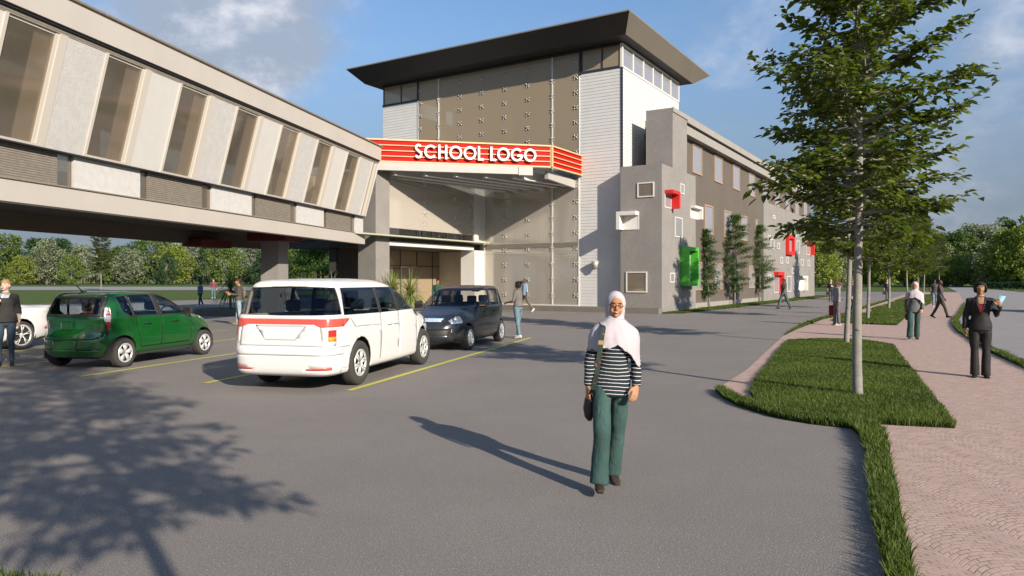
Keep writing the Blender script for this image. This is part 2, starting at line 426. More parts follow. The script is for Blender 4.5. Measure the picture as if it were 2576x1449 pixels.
bed1 = gp([(1885.6, 988.6), (1900, 1012), (1933.7, 1029), (2026, 1048), (2137, 1064), (2248.5, 1072), (2404, 1080), (2368, 1028), (2337.4, 990), (2289, 928), (2263, 897), (2246, 871),
           (2174, 862), (2063, 857), (1982, 860), (1956, 889), (1926, 929), (1900, 960)])
bed2 = gp([(2093, 807), (2115, 813), (2193, 817), (2256, 819), (2271, 805), (2291, 790), (2319, 773.5), (2344, 763), (2335, 760), (2245, 761), (2230, 767.5), (2193, 777), (2200, 785), (2178, 789.5), (2137, 795), (2100, 803)])
bed3 = gp([(2250, 758), (2285, 746), (2341, 741.5), (2350, 745), (2345, 758.5)])
s_front = gp([(1800, 986), (1815, 1001), (1850, 1020), (1900, 1037), (1960, 1054), (2040, 1068), (2140, 1079), (2161, 1100), (2181, 1150), (2186, 1215), (2192, 1301), (2206, 1356), (2222, 1435), (2240, 1520),
              (2310, 1520), (2293, 1434), (2278, 1364), (2266, 1309), (2255, 1247), (2242, 1192), (2236, 1137), (2222, 1092), (2205, 1076), (2150, 1067), (2040, 1054), (1950, 1037), (1890, 1018), (1850, 1002), (1812, 982)])
s_mid = gp([(1967, 848), (2000, 830.5), (2045, 814), (2071, 803), (2112, 795), (2133, 793), (2140, 789), (2115, 793), (2080, 798.5), (2050, 807), (2010, 822), (1975, 844)])
s_far = gp([(2168, 779), (2190, 771), (2240, 755), (2238, 754), (2186, 769), (2166, 776)])
s_right = gp(in_r[2:]) + list(reversed(gp(out_r)))
s_wall = None
for nm, pl in (('bed', bed1), ('bed', bed2), ('bed', bed3), ('bed', s_front), ('bed', s_mid), ('bed', s_far), ('bed', s_right)):
    sheet('grass_bed', pl, .014, M['soil'])
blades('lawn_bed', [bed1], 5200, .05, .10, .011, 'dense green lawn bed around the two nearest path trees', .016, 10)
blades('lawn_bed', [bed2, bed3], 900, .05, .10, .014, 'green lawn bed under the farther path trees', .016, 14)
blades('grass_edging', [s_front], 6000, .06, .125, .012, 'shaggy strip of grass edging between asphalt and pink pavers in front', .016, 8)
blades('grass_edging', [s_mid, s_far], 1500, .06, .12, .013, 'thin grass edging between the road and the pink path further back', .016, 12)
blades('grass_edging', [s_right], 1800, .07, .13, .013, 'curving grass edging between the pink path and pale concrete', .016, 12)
blades('grass_tuft', [[(-4.3, 4.0), (-2.95, 4.15), (-2.4, 4.02), (-2.6, 3.9), (-3.2, 3.6), (-4.5, 3.3)]], 2600, .05, .12, .012, 'small grass tuft at the bottom left corner of the asphalt', .005, 6)
# ---------------- building frame: x = right along the front, y = away, z up ----------------
TH = atan2(-.5263, .8503)
C0 = Vector((5.84, 38.37, 0))
MF = Matrix.Translation(C0) @ Matrix.Rotation(TH, 4, 'Z'); MI = MF.inverted()
def ray(px, py, axis, val):
    """where the sight line through a photo pixel meets the local plane axis=val"""
    o = MI @ Vector((0, 0, CH)); d = MI.to_3x3() @ Vector(((px - CX) / F, 1, (HY - py) / F))
    i = 'xyz'.index(axis); t = (val - o[i]) / d[i]; return o + d * t

def frame_window(parent, axis, val, a0, a1, z0, z1, fw=.07, depth=.10, out=.03, m_frame='frame', m_glass='glass_win', name='window', mull=(), backing_board='curtain'):
    """window set in a local plane; a = the in-plane horizontal coordinate; outside is -y (axis y) or +x (axis x)"""
    mb = MB(); gb = MB()
    def bx(mb_, u0, u1, w0, w1, d0, d1):
        if axis == 'y': mb_.box(u0, u1, val - d1, val - d0, w0, w1)
        else: mb_.box(val + d0, val + d1, u0, u1, w0, w1)
    bx(mb, a0, a0 + fw, z0, z1, -depth, out); bx(mb, a1 - fw, a1, z0, z1, -depth, out)
    bx(mb, a0 + fw, a1 - fw, z0, z0 + fw, -depth, out); bx(mb, a0 + fw, a1 - fw, z1 - fw, z1, -depth, out)
    for u in mull: bx(mb, u - fw * .4, u + fw * .4, z0 + fw, z1 - fw, -depth, out * .6)
    o = mb.build(name, M[m_frame], parent)
    bx(gb, a0 + fw, a1 - fw, z0 + fw, z1 - fw, .014, .020)
    cb = MB(); bx(cb, a0 + fw, a1 - fw, z0 + fw, z1 - fw, .003, .008)
    cb.build('backing_board', M[backing_board], o)
    gb.build('pane', M[m_glass], o)
    return o

def siding(mb, axis, val, a0, a1, z0, z1, pitch=.175, t=.016):
    """overlapping boards"""
    n = int(round((z1 - z0) / pitch)); p = (z1 - z0) / n
    for i in range(n):
        b0, b1 = z0 + i * p, z0 + (i + 1) * p
        if axis == 'y':
            q = [(a0, val, b0), (a1, val, b0), (a1, val, b1), (a0, val, b1)]; r = [(a0, val - t, b0), (a1, val - t, b0), (a1, val - .002, b1), (a0, val - .002, b1)]
        else:
            q = [(val, a0, b0), (val, a1, b0), (val, a1, b1), (val, a0, b1)]; r = [(val + t, a0, b0), (val + t, a1, b0), (val + .002, a1, b1), (val + .002, a0, b1)]
        mb.hexa(q, r)

# ================= entrance tower =================
TW = empty('glass_tower', C0, TH, 'white entrance tower with flared dark roof and tall bolted glass front', 'building')
xr_, xl_, dp = 0.0, -16.8, 9.06
XG1 = ray(1457, 400, 'y', 0).x          # right edge of glass
XG0 = ray(1052, 250, 'y', 0).x          # left edge of glass (upper)
XW = -8.845                             # where the side wing meets the tower front
mb = MB(); mb.box(XG1, 0, .02, .3, .26, 13.0); mb.box(-.3, -.002, .3, dp, .26, 13.0); mb.box(xl_, XG0, .02, .3, 3.9, 13.0)
mb.box(xl_, xl_ + .3, .3, dp, 3.9, 13.0); mb.box(xl_ + .3, -.3, dp - .3, dp, .26, 13.0)
mb.build('wall', M['siding'], TW)
for a_ in (('y', .018, XG1 + .03, -.06, .26, 12.98), ('y', .018, xl_ + .02, XG0 - .03, 7.0, 12.98), ('x', 0.0, .06, dp, .26, 12.98)):
    mb = MB(); siding(mb, *a_); mb.build('siding', M['siding'], TW)
mb = MB(); mb.box(-.055, .03, -.03, .055, .26, 13.02); mb.build('corner_trim', M['dark'], TW)
mb = MB(); mb.box(XG1 - .01, XG1 + .03, -.03, .015, .26, 13.0); mb.build('edge_trim', M['white'], TW); mb = MB(); mb.box(XG0 - .03, XG0 + .05, -.03, .015, 7.0, 13.0); mb.build('edge_trim', M['white'], TW)
# clerestory band
zt = 14.25
mb = MB()
def vx(px): return ray(px, 200, 'y', 0).x
fx = [xl_ + .05, vx(1008), vx(1050)]
for u in (xl_ + .06, vx(1008), XG0 - .1): mb.box(u, u + .07, -.01, .06, 13.0, zt)
for u in (XG1 + .12, vx(1513)): mb.box(u, u + .08, -.01, .06, 13.0, zt)
mb.box(XG1 + .04, -.06, -.03, .07, 12.98, 13.09); mb.box(xl_, XG0, -.03, .07, 12.98, 13.09)
mb.box(XG1, 0, -.03, .07, zt - .06, zt + .02); mb.box(xl_, XG0, -.03, .07, zt - .06, zt + .02); mb.box(XG0, XG1, .02, .07, zt - .03, zt + .02)
mb.build('clerestory_frame', M['dark'], TW)
mb = MB(); mb.box(-.10, .035, -.035, .09, 13.0, zt + .02); mb.box(-.06, .04, .09, dp, 12.98, 13.08); mb.box(-.06, .04, .09, dp, zt - .10, zt + .02)
for i in range(1, 7): 
    y_ = dp * i / 6; mb.box(-.05, .035, y_ - .06, y_ + .06, 13.08, zt - .1)
mb.build('clerestory_frame', M['white'], TW)
for (a0, a1) in ((XG1 + .2, vx(1513)), (vx(1513) + .08, -.1), (xl_ + .13, vx(1008)), (vx(1008) + .07, XG0 - .1)):
    g = MB(); g.box(a0, a1, .02, .035, 13.09, zt - .06); g.build('clerestory_pane', M['glass_up'], TW)
for i in range(6):
    g = MB(); g.box(-.02, -.005, dp * i / 6 + .06, dp * (i + 1) / 6 - .06, 13.08, zt - .1); g.build('clerestory_pane', M['glass_win'], TW)
# dark header above the glass
mb = MB(); mb.box(XG0, XG1, -.02, .08, zt - .09, zt + .02); 
mb.box(XG0 - .02, XG0 + .07, -.02, .06, 7.2, zt); mb.box(XG1 - .0, XG1 + .10, -.04, .06, 12.9, zt); mb.build('header_frame', M['dark'], TW)
# roof : inverted hip, soffit flares outwards
zB, zT = 14.33, 15.1
def ring(a, b, z, back=1.0): return [(xl_ - a, -b, z), (0 + a, -b, z), (0 + a, dp + b * back, z), (xl_ - a, dp + b * back, z)]
B_, T_ = ring(.62, 1.0, zB), ring(1.25, 2.02, zT, 1.25)
mb = MB(); mb.add(B_ + T_, [(3, 2, 1, 0), (0, 1, 5, 4), (2, 3, 7, 6), (3, 0, 4, 7)])
mb.build('roof_soffit', M['roofdark'], TW, fix=False)
mb = MB(); mb.add([B_[1], B_[2], T_[2], T_[1]], [(0, 1, 2, 3)]);  # right soffit slope coloured lighter than the others to show the sun on it
T2 = [(p[0], p[1], p[2] + .07) for p in T_]
mb.add(T_ + T2, [(0, 1, 5, 4), (1, 2, 6, 5), (2, 3, 7, 6), (3, 0, 4, 7), (4, 5, 6, 7)])
mb.build('roof', M['fascia_lit_soffit'], TW, fix=False)
mb = MB(); mb.box(xl_ + .01, -.01, .01, dp - .01, zt + .02, zB + .02); mb.build('roof_beam', M['roofdark'], TW)
# plinth
pz = .26
mb = MB(); mb.box(XW - .1, .1, -1.30, .019, 0, pz); mb.box(xl_ + .4, XW - .1, .6, 6, -.01, pz); mb.build('plinth', M['plinth'], TW)
mb = MB(); mb.box(XW + .2, XG1, -.06, .10, pz, pz + .06); mb.box(-15.9, XW, -6.0, .6, 0.0, .05); mb.build('sill', M['white'], TW)
# glass curtain
g = MB(); g.box(XG0, XG1, -.005, .010, 8.0, zt - .09); g.build('upper_glass', M['glass_up'], TW)
g = MB(); g.box(XW + .05, XG1, -.005, .010, pz + .06, 7.99); g.build('lower_glass', M['glass'], TW)
# posts
mb = MB(); mb.box(XW + .11, XG1 - .06, -.03, -.007, 3.52, 3.78); mb.build('spandrel', M['plinth'], TW)
mb = MB(); mb.box(XW + .11, XG1 - .06, -.022, -.007, 3.20, 3.23); mb.box(XW + .11, XG1 - .06, -.022, -.0065, 3.781, 3.80); mb.build('transom', M['greenglass'], TW)
mb = MB()
for px in (1104, 1390):
    x_ = vx(px); mb.box(x_ - .035, x_ + .035, -.045, -.006, 7.4 if px == 1104 else pz, zt - .1)
mb.box(XW + .02, XW + .10, -.03, .10, pz, 8); mb.box(XG1 - .05, XG1 - .01, -.03, .10, pz, 8)
mb.build('glazing_post', M['white'], TW)
# spider fittings
def spider_mesh(full=True):
    s = MB()
    ax = (-1, 1)
    for sx in ax:
        for sz in (-1, 1):
            s.tube([(0, -.03, 0), (sx * .07, -.05, sz * .035), (sx * .12, -.03, sz * .10)], [.022, .017, .014], 6)
            s.lathe([(.001, -.065), (.04, -.06), (.042, -.02), (.03, .0)], 8, 'y', (sx * .12, 0, sz * .10))
    s.box(-.05, .05, -.055, .03, -.035, .035)
    
    s.v = [(a * .78, b_ * .9, c_ * .78) for a, b_, c_ in s.v]
    return s.mesh('spider_fitting')
sp_me = None
mb0 = spider_mesh()
sp0 = None
def spider(x, y, z, parent, rot=0):
    global sp0
    if sp0 is None:
        sp0 = link('spider_fitting', mb0, M['steel'], parent, True); o = sp0
    else:
        o = sp0.copy(); COL.objects.link(o); o.parent = parent
    o.location = (x, y, z); o.rotation_euler = (0, 0, rot); return o
pit = .815
for px in (1058, 1104, 1158, 1212, 1270, 1328, 1390, 1449):
    x_ = vx(px)
    for k in range(7):
        spider(x_, 0, 8.75 + pit * k, TW)
    if px > 1230:
        for k in range(8): spider(x_, 0, .85 + .86 * k, TW)
# interior
mb = MB(); mb.box(xl_ + .35, -.35, 7.2, 7.4, .26, zt); mb.build('back_wall', M['tan_wall'], TW)
mb = MB(); mb.box(XW, -3.2, 3.4, 3.6, .28, 7.1); mb.build('partition', M['siding'], TW)
mb = MB(); mb.box(-.36, -.31, .35, 7.2, .26, zt); mb.box(XW - .2, XW - .15, .35, 7.2, .26, 7.8); mb.build('side_wall', M['tan_wall'], TW)
mb = MB(); mb.box(XW, -.36, .5, 7.2, .20, .27); mb.box(XW, -.36, .35, 7.2, 3.5, 3.8); mb.box(XW - .1, -.36, .35, 7.2, 7.15, 7.45); mb.box(xl_ + .4, -.36, 2.2, 7.2, 10.2, 10.45)
mb.build('floor_slab', M['floor_int'], TW)
mb = MB()
for (x0, z0, x1, z1) in ((-6.0, 10.4, -1.3, 8.0), (-5.8, 3.8, -1.5, .3)):
    mb.bar((x0, .7, z0), (x1, .7, z1), .12, .34); mb.bar((x0, 1.7, z0), (x1, 1.7, z1), .12, .34)
    for i in range(14):
        t = (i + .5) / 14; xx, zz_ = x0 + (x1 - x0) * t, z0 + (z1 - z0) * t; mb.box(xx - .18, xx + .18, .7, 1.7, zz_, zz_ + .05)
        mb.box(xx - .02, xx + .02, .65, .69, zz_, zz_ + 1.0)
    mb.bar((x0, .67, z0 + 1.0), (x1, .67, z1 + 1.0), .05, .06)
mb.build('staircase', M['tan_wall'], TW)
for x_ in (-13, -10.5, -8.0, -5.6, -3.0):
    mb = MB(); mb.box(x_, x_ + .35, 1.0, 1.35, .3 if x_ > -8.5 else 7.5, zt); mb.build('interior_column', M['white'], TW)
mb = MB()
for (a, b) in ((-15.5, -11), (-10, -5.6), (-5.2, -1)): mb.box(a, b, 7.17, 7.195, 8.9, 9.9)
for (a, b) in ((-8.4, -5.6), (-5.2, -1)): mb.box(a, b, 7.17, 7.195, 4.9, 6.2)
mb.build('interior_window', M['glass_win'], TW)
mb = MB()
for (a, y_, z_) in ((-9.5, .5, 8.0), (-9.0, .8, 8.0), (-2.7, .4, 8.6)): mb.box(a, a + .3, y_, y_ + .05, z_ + .2, z_ + 1.35)
mb.build('banner', M['white'], TW)

# ================= side wing and portico =================
WG = empty('entrance_wing', C0, TH, 'low glazed wing over the recessed entrance doors, between the footbridge and the tower', 'building')
yN = -8.36
zs = 3.42
mb = MB(); mb.box(XW - 1.15, XW - .001, yN - 1.0, yN, 0, 7.1); mb.build('column', M['stucco'], WG)              # near pier with grey render
colx = ray(1182, 650, 'y', -.6).x
mb = MB(); mb.box(XW - .95, XW + .03, -1.0, -.04, .0, zs + .001); mb.box(XW - .5, XW + .03, -1.0, -.04, zs + .4, 7.1); mb.build('column', M['white'], WG)
mb = MB(); mb.box(-12.9, XW - 1.16, yN - 1.0, yN - .35, 3.9, 7.1); mb.build('wall', M['siding'], WG)
mb = MB(); mb.box(XW - .5, XW - .02, yN, -1.0, zs, zs + .2); mb.build('edge_beam', M['white'], WG)
mb = MB(); mb.box(-15.9, XW - .5, yN - .2, .55, zs - .02, zs + .38); mb.box(XW - .5, XW - .1, yN, -1.0, zs + .2, zs + .38); mb.build('floor_slab', M['dark_int'], WG)
mb = MB(); mb.box(XW - .22, XW + .55, yN - 3.1, -.15, 3.83, 3.90)
mb.build('awning', M['greenglass'], WG)
g = MB(); g.box(XW - .12, XW - .10, yN, -1.0, 4.0, 7.0); g.build('side_glass', M['glass'], WG)
mb = MB(); mb.box(XW - .09, XW - .06, yN, -1.0, 3.91, 4.30); mb.build('balustrade', glass('smoked_glass', (.25, .25, .26), .12, .03), WG)
mb = MB()
for i in range(6): y_ = yN + .9 + i * 1.3; mb.box(XW - .055, XW - .02, y_ - .03, y_ + .03, 3.91, 4.30)
mb.build('balustrade_post', M['dark'], WG)
for y_ in (yN + 2.9, yN + 5.6, -1.15):
    for k in range(6): spider(XW - .13, y_, 4.15 + .52 * k, WG, pi / 2)
mb = MB(); mb.box(-15.9, -13.9, yN - .3, .5, zs + .4, 7.1); mb.box(-15.9, XW - .15, .3, .5, 0, 7.1); mb.build('back_wall', M['tan_wall'], WG)
mb = MB(); mb.box(-15.9, XW - .2, yN, .5, 7.1, 7.25); mb.build('roof', M['white'], WG)
# ground floor: glazed entrance, set back
dx = -12.4
mb = MB(); mb.box(dx - .3, dx - .1, -8.2, .3, .05, zs - .02); mb.box(-13.2, dx - .05, -8.2, -4.6, .05, zs - .02); mb.build('entrance_wall', M['dark_int'], WG)
mb = MB()
for y_ in (-5.0, -3.4, -1.9, -.4): mb.box(dx - .02, dx + .03, y_ - .03, y_ + .03, .05, zs - .04)
for z_ in (1.5, 2.35): mb.box(dx - .02, dx + .03, -5.0, -3.4, z_ - .02, z_ + .02)
mb.box(dx - .02, dx + .03, -5.0, .3, 2.5, 2.54)
mb.build('entrance_frame', M['dark'], WG)
g = MB(); g.box(dx, dx + .01, -5.0, .3, .05, zs - .04); g.build('entrance_glass', M['glass_up'], WG)
mb = MB(); mb.box(dx - .01, dx + .05, -3.4, -3.32, .05, 2.5); mb.box(dx - .01, dx + .05, -1.98, -1.9, .05, 2.5); mb.box(dx - .01, dx + .05, -2.70, -2.60, .05, 2.5); mb.box(dx - .01, dx + .05, -3.32, -1.98, 2.42, 2.5)
dr = mb.build('door', M['steel'], WG)
mb = MB(); mb.tube([(dx + .08, -2.75, .9), (dx + .08, -2.75, 1.5)], .015, 6); mb.tube([(dx + .08, -2.55, .9), (dx + .08, -2.55, 1.5)], .015, 6); mb.build('handle', M['steel'], dr)
mb = MB(); mb.box(dx + .9, dx + 1.1, -6.6, -6.2, .05, zs - .02); mb.build('interior_column', M['stucco'], WG)

# ================= canopy with the sign =================
A_ = MI @ Vector((-7.58, 34.66, 0)); A_.z = 0
SGR = (-2.386, -3.447)
CN = empty('entrance_canopy', C0, TH, 'red striped entrance canopy carrying big white lettering over pale steel rafters', 'canopy')
pA, pB, pC = Vector((A_.x, A_.y, 0)), Vector((SGR[0], SGR[1], 0)), Vector((SGR[0], -.03, 0))
fd = (pB - pA).normalized(); fn = Vector((fd.y, -fd.x, 0))      # outward normal of the front
if fn.y > 0: fn = -fn
z0s, z1s = 7.42, 8.48
def wallstrip(mb, a, b, n, t0, t1, z0, z1):
    mb.hexa([a + n * t0 + Vector((0, 0, z0)), b + n * t0 + Vector((0, 0, z0)), b + n * t0 + Vector((0, 0, z1)), a + n * t0 + Vector((0, 0, z1))],
            [a + n * t1 + Vector((0, 0, z0)), b + n * t1 + Vector((0, 0, z0)), b + n * t1 + Vector((0, 0, z1)), a + n * t1 + Vector((0, 0, z1))])
X1 = Vector((1, 0, 0))
pAe = pA - fd * 1.4
mb = MB(); wallstrip(mb, pAe, pB, fn, -.12, 0, z0s + .02, z1s - .02); wallstrip(mb, pB + Vector((0, .02, 0)), pC, X1, -.12, 0, z0s + .02, z1s - .02)
fa = mb.build('fascia', M['red'], CN)
mb = MB()
for k in range(5):
    z_ = z0s + (z1s - z0s) * k / 4; h_ = .035 if k in (0, 4) else .022
    wallstrip(mb, pAe, pB + fd * .05, fn, .0, .07, z_ - h_, z_ + h_); wallstrip(mb, pB - Vector((0, .05, 0)), pC, X1, .0, .09, z_ - h_, z_ + h_)
mb.box(pB.x - .04, pB.x + .10, pB.y - .10, pB.y + .03, z0s, z1s)
mb.build('trim_rail', M['cream_trim'], CN)
# letters
H_ = .70
def arc(cx, cy, r, a0, a1, n=22): return [(cx + r * cos(radians(a0 + (a1 - a0) * i / n)), cy + r * sin(radians(a0 + (a1 - a0) * i / n))) for i in range(n + 1)]
Wd = .155
def L_O(): return [arc(.475, .5, .475 - Wd / 2, 0, 360, 36)], .95
def L_C(): return [arc(.475, .5, .475 - Wd / 2, 42, 318)], .86
def L_G(): return [arc(.475, .5, .475 - Wd / 2, 42, 352) + [(.475 + .40, .44)], [(.50, .44), (.95, .44)]], .96
def L_S(): return [arc(.265, .745, .255 - Wd / 2, 30, 250, 14) + arc(.265, .275, .275 - Wd / 2, 70, -160, 14)], .55
def L_H(): return [[(Wd / 2, 0), (Wd / 2, 1)], [(.66 - Wd / 2, 0), (.66 - Wd / 2, 1)], [(Wd, .5), (.66 - Wd, .5)]], .66
def L_L(): return [[(Wd / 2, 0), (Wd / 2, 1)], [(Wd, Wd / 2), (.44, Wd / 2)]], .44
def stroke(mb, pts, f, depth):
    n = len(pts); L, R = [], []
    closed = (Vector(pts[0]) - Vector(pts[-1])).length < 1e-4
    for i in range(n):
        if closed: a, b = Vector(pts[(i - 1) % (n - 1)]), Vector(pts[(i + 1) % (n - 1)])
        else: a, b = Vector(pts[max(i - 1, 0)]), Vector(pts[min(i + 1, n - 1)])
        d = (b - a).normalized(); nn = Vector((-d.y, d.x)) * Wd / 2; p = Vector(pts[i]); L.append(p + nn); R.append(p - nn)
    for i in range(n - 1):
        q = [L[i], R[i], R[i + 1], L[i + 1]]
        mb.hexa([f(c, .05) for c in q], [f(c, depth) for c in q])
sL = ray(1043, 385, 'y', -5).x
txt = [(L_S, .53, .15), (L_C, .86, .17), (L_H, .66, .16), (L_O, .95, .11), (L_O, .95, .12), (L_L, .44, .50), (L_L, .44, .08), (L_O, .95, .09), (L_G, .96, .06), (L_O, .95, 0)]
tot = sum(a[1] + a[2] for a in txt)
# centre the word between the measured ends on the front plane
def on_front(px):
    o = MI @ Vector((0, 0, CH)); d = MI.to_3x3() @ Vector(((px - CX) / F, 1, 0))
    t = (pA - o).dot(fn) / d.dot(fn); return ((o + d * t) - pA).dot(fd)
u0, u1 = on_front(1043), on_front(1347); H_x = (u1 - u0) / tot
cur = u0
for fn_l, wd_, gap_ in txt:
    sts, _ = fn_l()
    mb = MB()
    def f(c, dd, cur=cur): return pA + fd * (cur + c.x * H_x) + fn * dd + Vector((0, 0, 7.60 + c.y * .70))
    for st in sts: stroke(mb, st, f, .20)
    mb.build('letter', M['letter'], CN); cur += (wd_ + gap_) * H_x
# girders
mb = MB()
def ibeam(mb, a, b, z0, z1, w_=.16):
    a, b = Vector(a), Vector(b); d = (b - a).normalized(); zc = (z0 + z1) / 2
    A, B = Vector((a.x, a.y, zc)), Vector((b.x, b.y, zc))
    mb.bar(A, B, .04, z1 - z0 - .06); mb.bar(A + Vector((0, 0, (z1 - z0) / 2 - .02)), B + Vector((0, 0, (z1 - z0) / 2 - .02)), w_, .04); mb.bar(A - Vector((0, 0, (z1 - z0) / 2 - .02)), B - Vector((0, 0, (z1 - z0) / 2 - .02)), w_, .04)
e1 = pA + fd * on_front(1303)
mb.bar(pAe + Vector((0, 0, 7.2)) - fn * .05, e1 + Vector((0, 0, 7.2)) - fn * .05, .22, .40)
mb.bar(e1 + fd * .02 + Vector((0, 0, 7.17)) - fn * .05, e1 + fd * .75 + Vector((0, 0, 7.17)) - fn * .05, .26, .42)
mb.build('front_girder', M['girder'], CN)
mb = MB(); mb.bar(pB + Vector((-.45, .3, 7.1)), pC + Vector((-.45, 0, 6.95)), .2, .42); mb.build('side_girder', M['girder'], CN)
cd = Vector((.698, .716, 0)); cdl = MI.to_3x3() @ cd; cdl.normalize()
for k in range(7):
    a = pA + fd * (.4 + 1.5 * k) - fn * .35
    t_ = min((-.06 - a.y) / cdl.y, (SGR[0] - .5 - a.x) / cdl.x if cdl.x > 0 else 99)
    if t_ < .6: continue
    b = a + cdl * t_
    mb = MB(); ibeam(mb, a + Vector((0, 0, 0)), b, 6.82, 7.26, .26); mb.build('rafter', M['white'], CN)
mb = MB(); q = [pAe + Vector((.1, .15, 7.20)), pB + Vector((-.12, .12, 7.20)), pC + Vector((-.12, 0, 7.20)), Vector((XW - .1, -.05, 7.20)), Vector((XW - .1, yN, 7.20))]
mb.prism([(p.x, p.y) for p in q], 7.36, 7.37); mb.build('roof_glass', M['roof_glass'], CN)

# wall lamp on the tower front
lp = ray(1502, 667, 'y', 0)
LM = empty('wall_lamp', MF @ Vector((lp.x, 0, lp.z)), TH, 'small conical metal wall lamp on the white tower siding', 'wall lamp')
mb = MB(); mb.lathe([(.001, -.24), (.07, -.24), (.21, .22), (.19, .22), (.06, -.22)], 16, 'z', (0, -.23, 0)); mb.build('lamp_shade', M['lampm'], LM, True)
mb = MB(); mb.box(-.05, .05, -.12, .0, -.12, .04); mb.build('bracket', M['lampm'], LM)

# ================= classroom wing =================
XP = 2.456; Y0 = -1.268
CL = empty('classroom_wing', C0, TH, 'three-storey grey and brown classroom wing running back to the right of the tower', 'building')
Lf = lambda px, py=600: ray(px, py, 'x', XP)
xb = XP - .45          # brown wall plane
yend = Y0 + 45.6
bm_ = MB(); bm_.box(xb - 8, xb, 3.2, yend, 0, 10.0); bm_.build('brown_wall', M['brown'], CL)
b1x = XP - 2.24; b1y = Y0 + 6.05; zlow = 7.57
Y0f = Y0 + .55
mb = MB(); mb.box(b1x, XP, Y0f, b1y, 0, zlow); mb.build('corner_block', M['stucco'], CL)
mb = MB(); mb.box(XP - 1.47, XP - .002, Y0 + 2.17, Y0 + 4.51, zlow, 10.72); mb.build('corner_block', M['stucco'], CL)
y2 = Y0 + 22.8
mb = MB(); mb.box(XP - 3, XP, y2, yend - .02, 0, 7.74); mb.build('far_block', M['stucco'], CL)
mb = MB(); mb.box(xb - 7.9, XP - .03, Y0 + 4.515, yend, 9.75, 10.22); mb.build('frieze', M['frieze'], CL)
mb = MB(); mb.box(xb - 7.9, XP + .05, Y0 + 4.515, yend + .05, 10.36, 10.74); mb.box(XP - .03, XP + .05, Y0 + 2.17, Y0 + 4.51, 10.50, 10.74); mb.build('parapet', M['frieze'], CL)
mb = MB(); mb.box(xb - 7.8, XP - .12, Y0 + 4.515, yend, 10.22, 10.36); mb.build('gutter', M['dark'], CL)
mb = MB(); mb.box(b1x - .05, XP + .04, Y0 - .05, b1y - 5.5, 0, .28); mb.build('plinth', M['plinth'], CL)
mb = MB(); mb.box(xb, XP - .2, b1y, y2, 0, .35); mb.build('base_course', M['frieze'], CL)
for k in range(9):
    y_ = Y0 + 6.78 + 4.4 * k; frame_window(CL, 'x', xb, y_, y_ + 1.8, 7.94, 9.8 - .15, .09, .12, .06, 'wood')
for k in range(4):
    y_ = Y0 + 9.1 + 4.3 * k; frame_window(CL, 'x', xb, y_, y_ + 1.8, 4.52, 6.31, .09, .12, .06, 'wood')
for k in range(4):
    y_ = Y0 + 6.9 + 4.35 * k; frame_window(CL, 'x', xb, y_, y_ + 1.8, 1.08, 2.76, .09, .12, .06, 'wood')
def zpx(x0, y0, x1, y1, axis, val):      # zoom6 rectangle -> plane rectangle
    V = lambda x, y: (1509.3 + .39357 * x, 234.8 + .39357 * y)
    a, b = ray(*V(x0, y0), axis, val), ray(*V(x0, y1), axis, val); c = ray(*V(x1, (y0 + y1) / 2), axis, val)
    i = 0 if axis == 'y' else 1
    return a[i], c[i], b.z, a.z
for r in ((240, 573, 347, 667), (168, 1140, 302, 1272)):
    a0, a1, z0, z1 = zpx(*r, 'y', Y0f); frame_window(CL, 'y', Y0f, a0, a1, z0, z1, .06, .03, .05, 'white', 'glass_bridge', backing_board='tan_wall')
for r in ((512, 575, 536, 640), (478, 788, 524, 917), (447, 1147, 474, 1210)):
    a0, a1, z0, z1 = zpx(*r, 'x', XP); frame_window(CL, 'x', XP, a0, a1, z0, z1, .05, .03, .04, 'white')
small = [(1105, 778, 1118, 800), (1150, 858, 1180, 892), (1240, 868, 1256, 912), (1133, 955, 1147, 995), (1090, 930, 1112, 995), (1257, 940, 1273, 1022), (1153, 1045, 1166, 1088),
         (1190, 1047, 1203, 1087), (1245, 1063, 1256, 1100), (1284, 1060, 1299, 1100), (1326, 1065, 1337, 1103), (1226, 1115, 1238, 1152), (1076, 1158, 1090, 1200), (1195, 1168, 1220, 1268), (1318, 1168, 1329, 1258),
         (1072, 905, 1086, 935), (1290, 860, 1305, 905)]
for r in small:
    a0, a1, z0, z1 = zpx(*r, 'x', XP); frame_window(CL, 'x', XP, a0, a1, z0, z1, .06, .03, .05, 'white')

def hood(parent, axis, val, a0, a1, z0, z1, dep, sides, m, wt=.16, name='window_hood'):
    """box frame standing out of the wall: sides among 'tblr' (l = nearer side for axis x)"""
    mb = MB()
    def bx(u0, u1, w0, w1):
        if axis == 'y': mb.box(u0, u1, val - dep, val, w0, w1)
        else: mb.box(val, val + dep, u0, u1, w0, w1)
    if 'l' in sides: bx(a0, a0 + wt, z0, z1)
    if 'r' in sides: bx(a1 - wt, a1, z0, z1)
    lo = a0 + (wt if 'l' in sides else 0); hi = a1 - (wt if 'r' in sides else 0)
    if 't' in sides: bx(lo, hi, z1 - wt, z1)
    if 'b' in sides: bx(lo, hi, z0, z0 + wt)
    o = mb.build(name, M[m], parent, bevel=.01)
    return o
# white box on the front face
a0, a1, z0, z1 = zpx(115, 762, 250, 875, 'y', Y0f)
hood(CL, 'y', Y0f, a0 + .1, a1, z0, z1, .5, 'lt', 'white', .2); frame_window(CL, 'y', Y0f, a0 + .3, a1, z0, z1 - .2, .05, .02, .03, 'white', 'curtain')
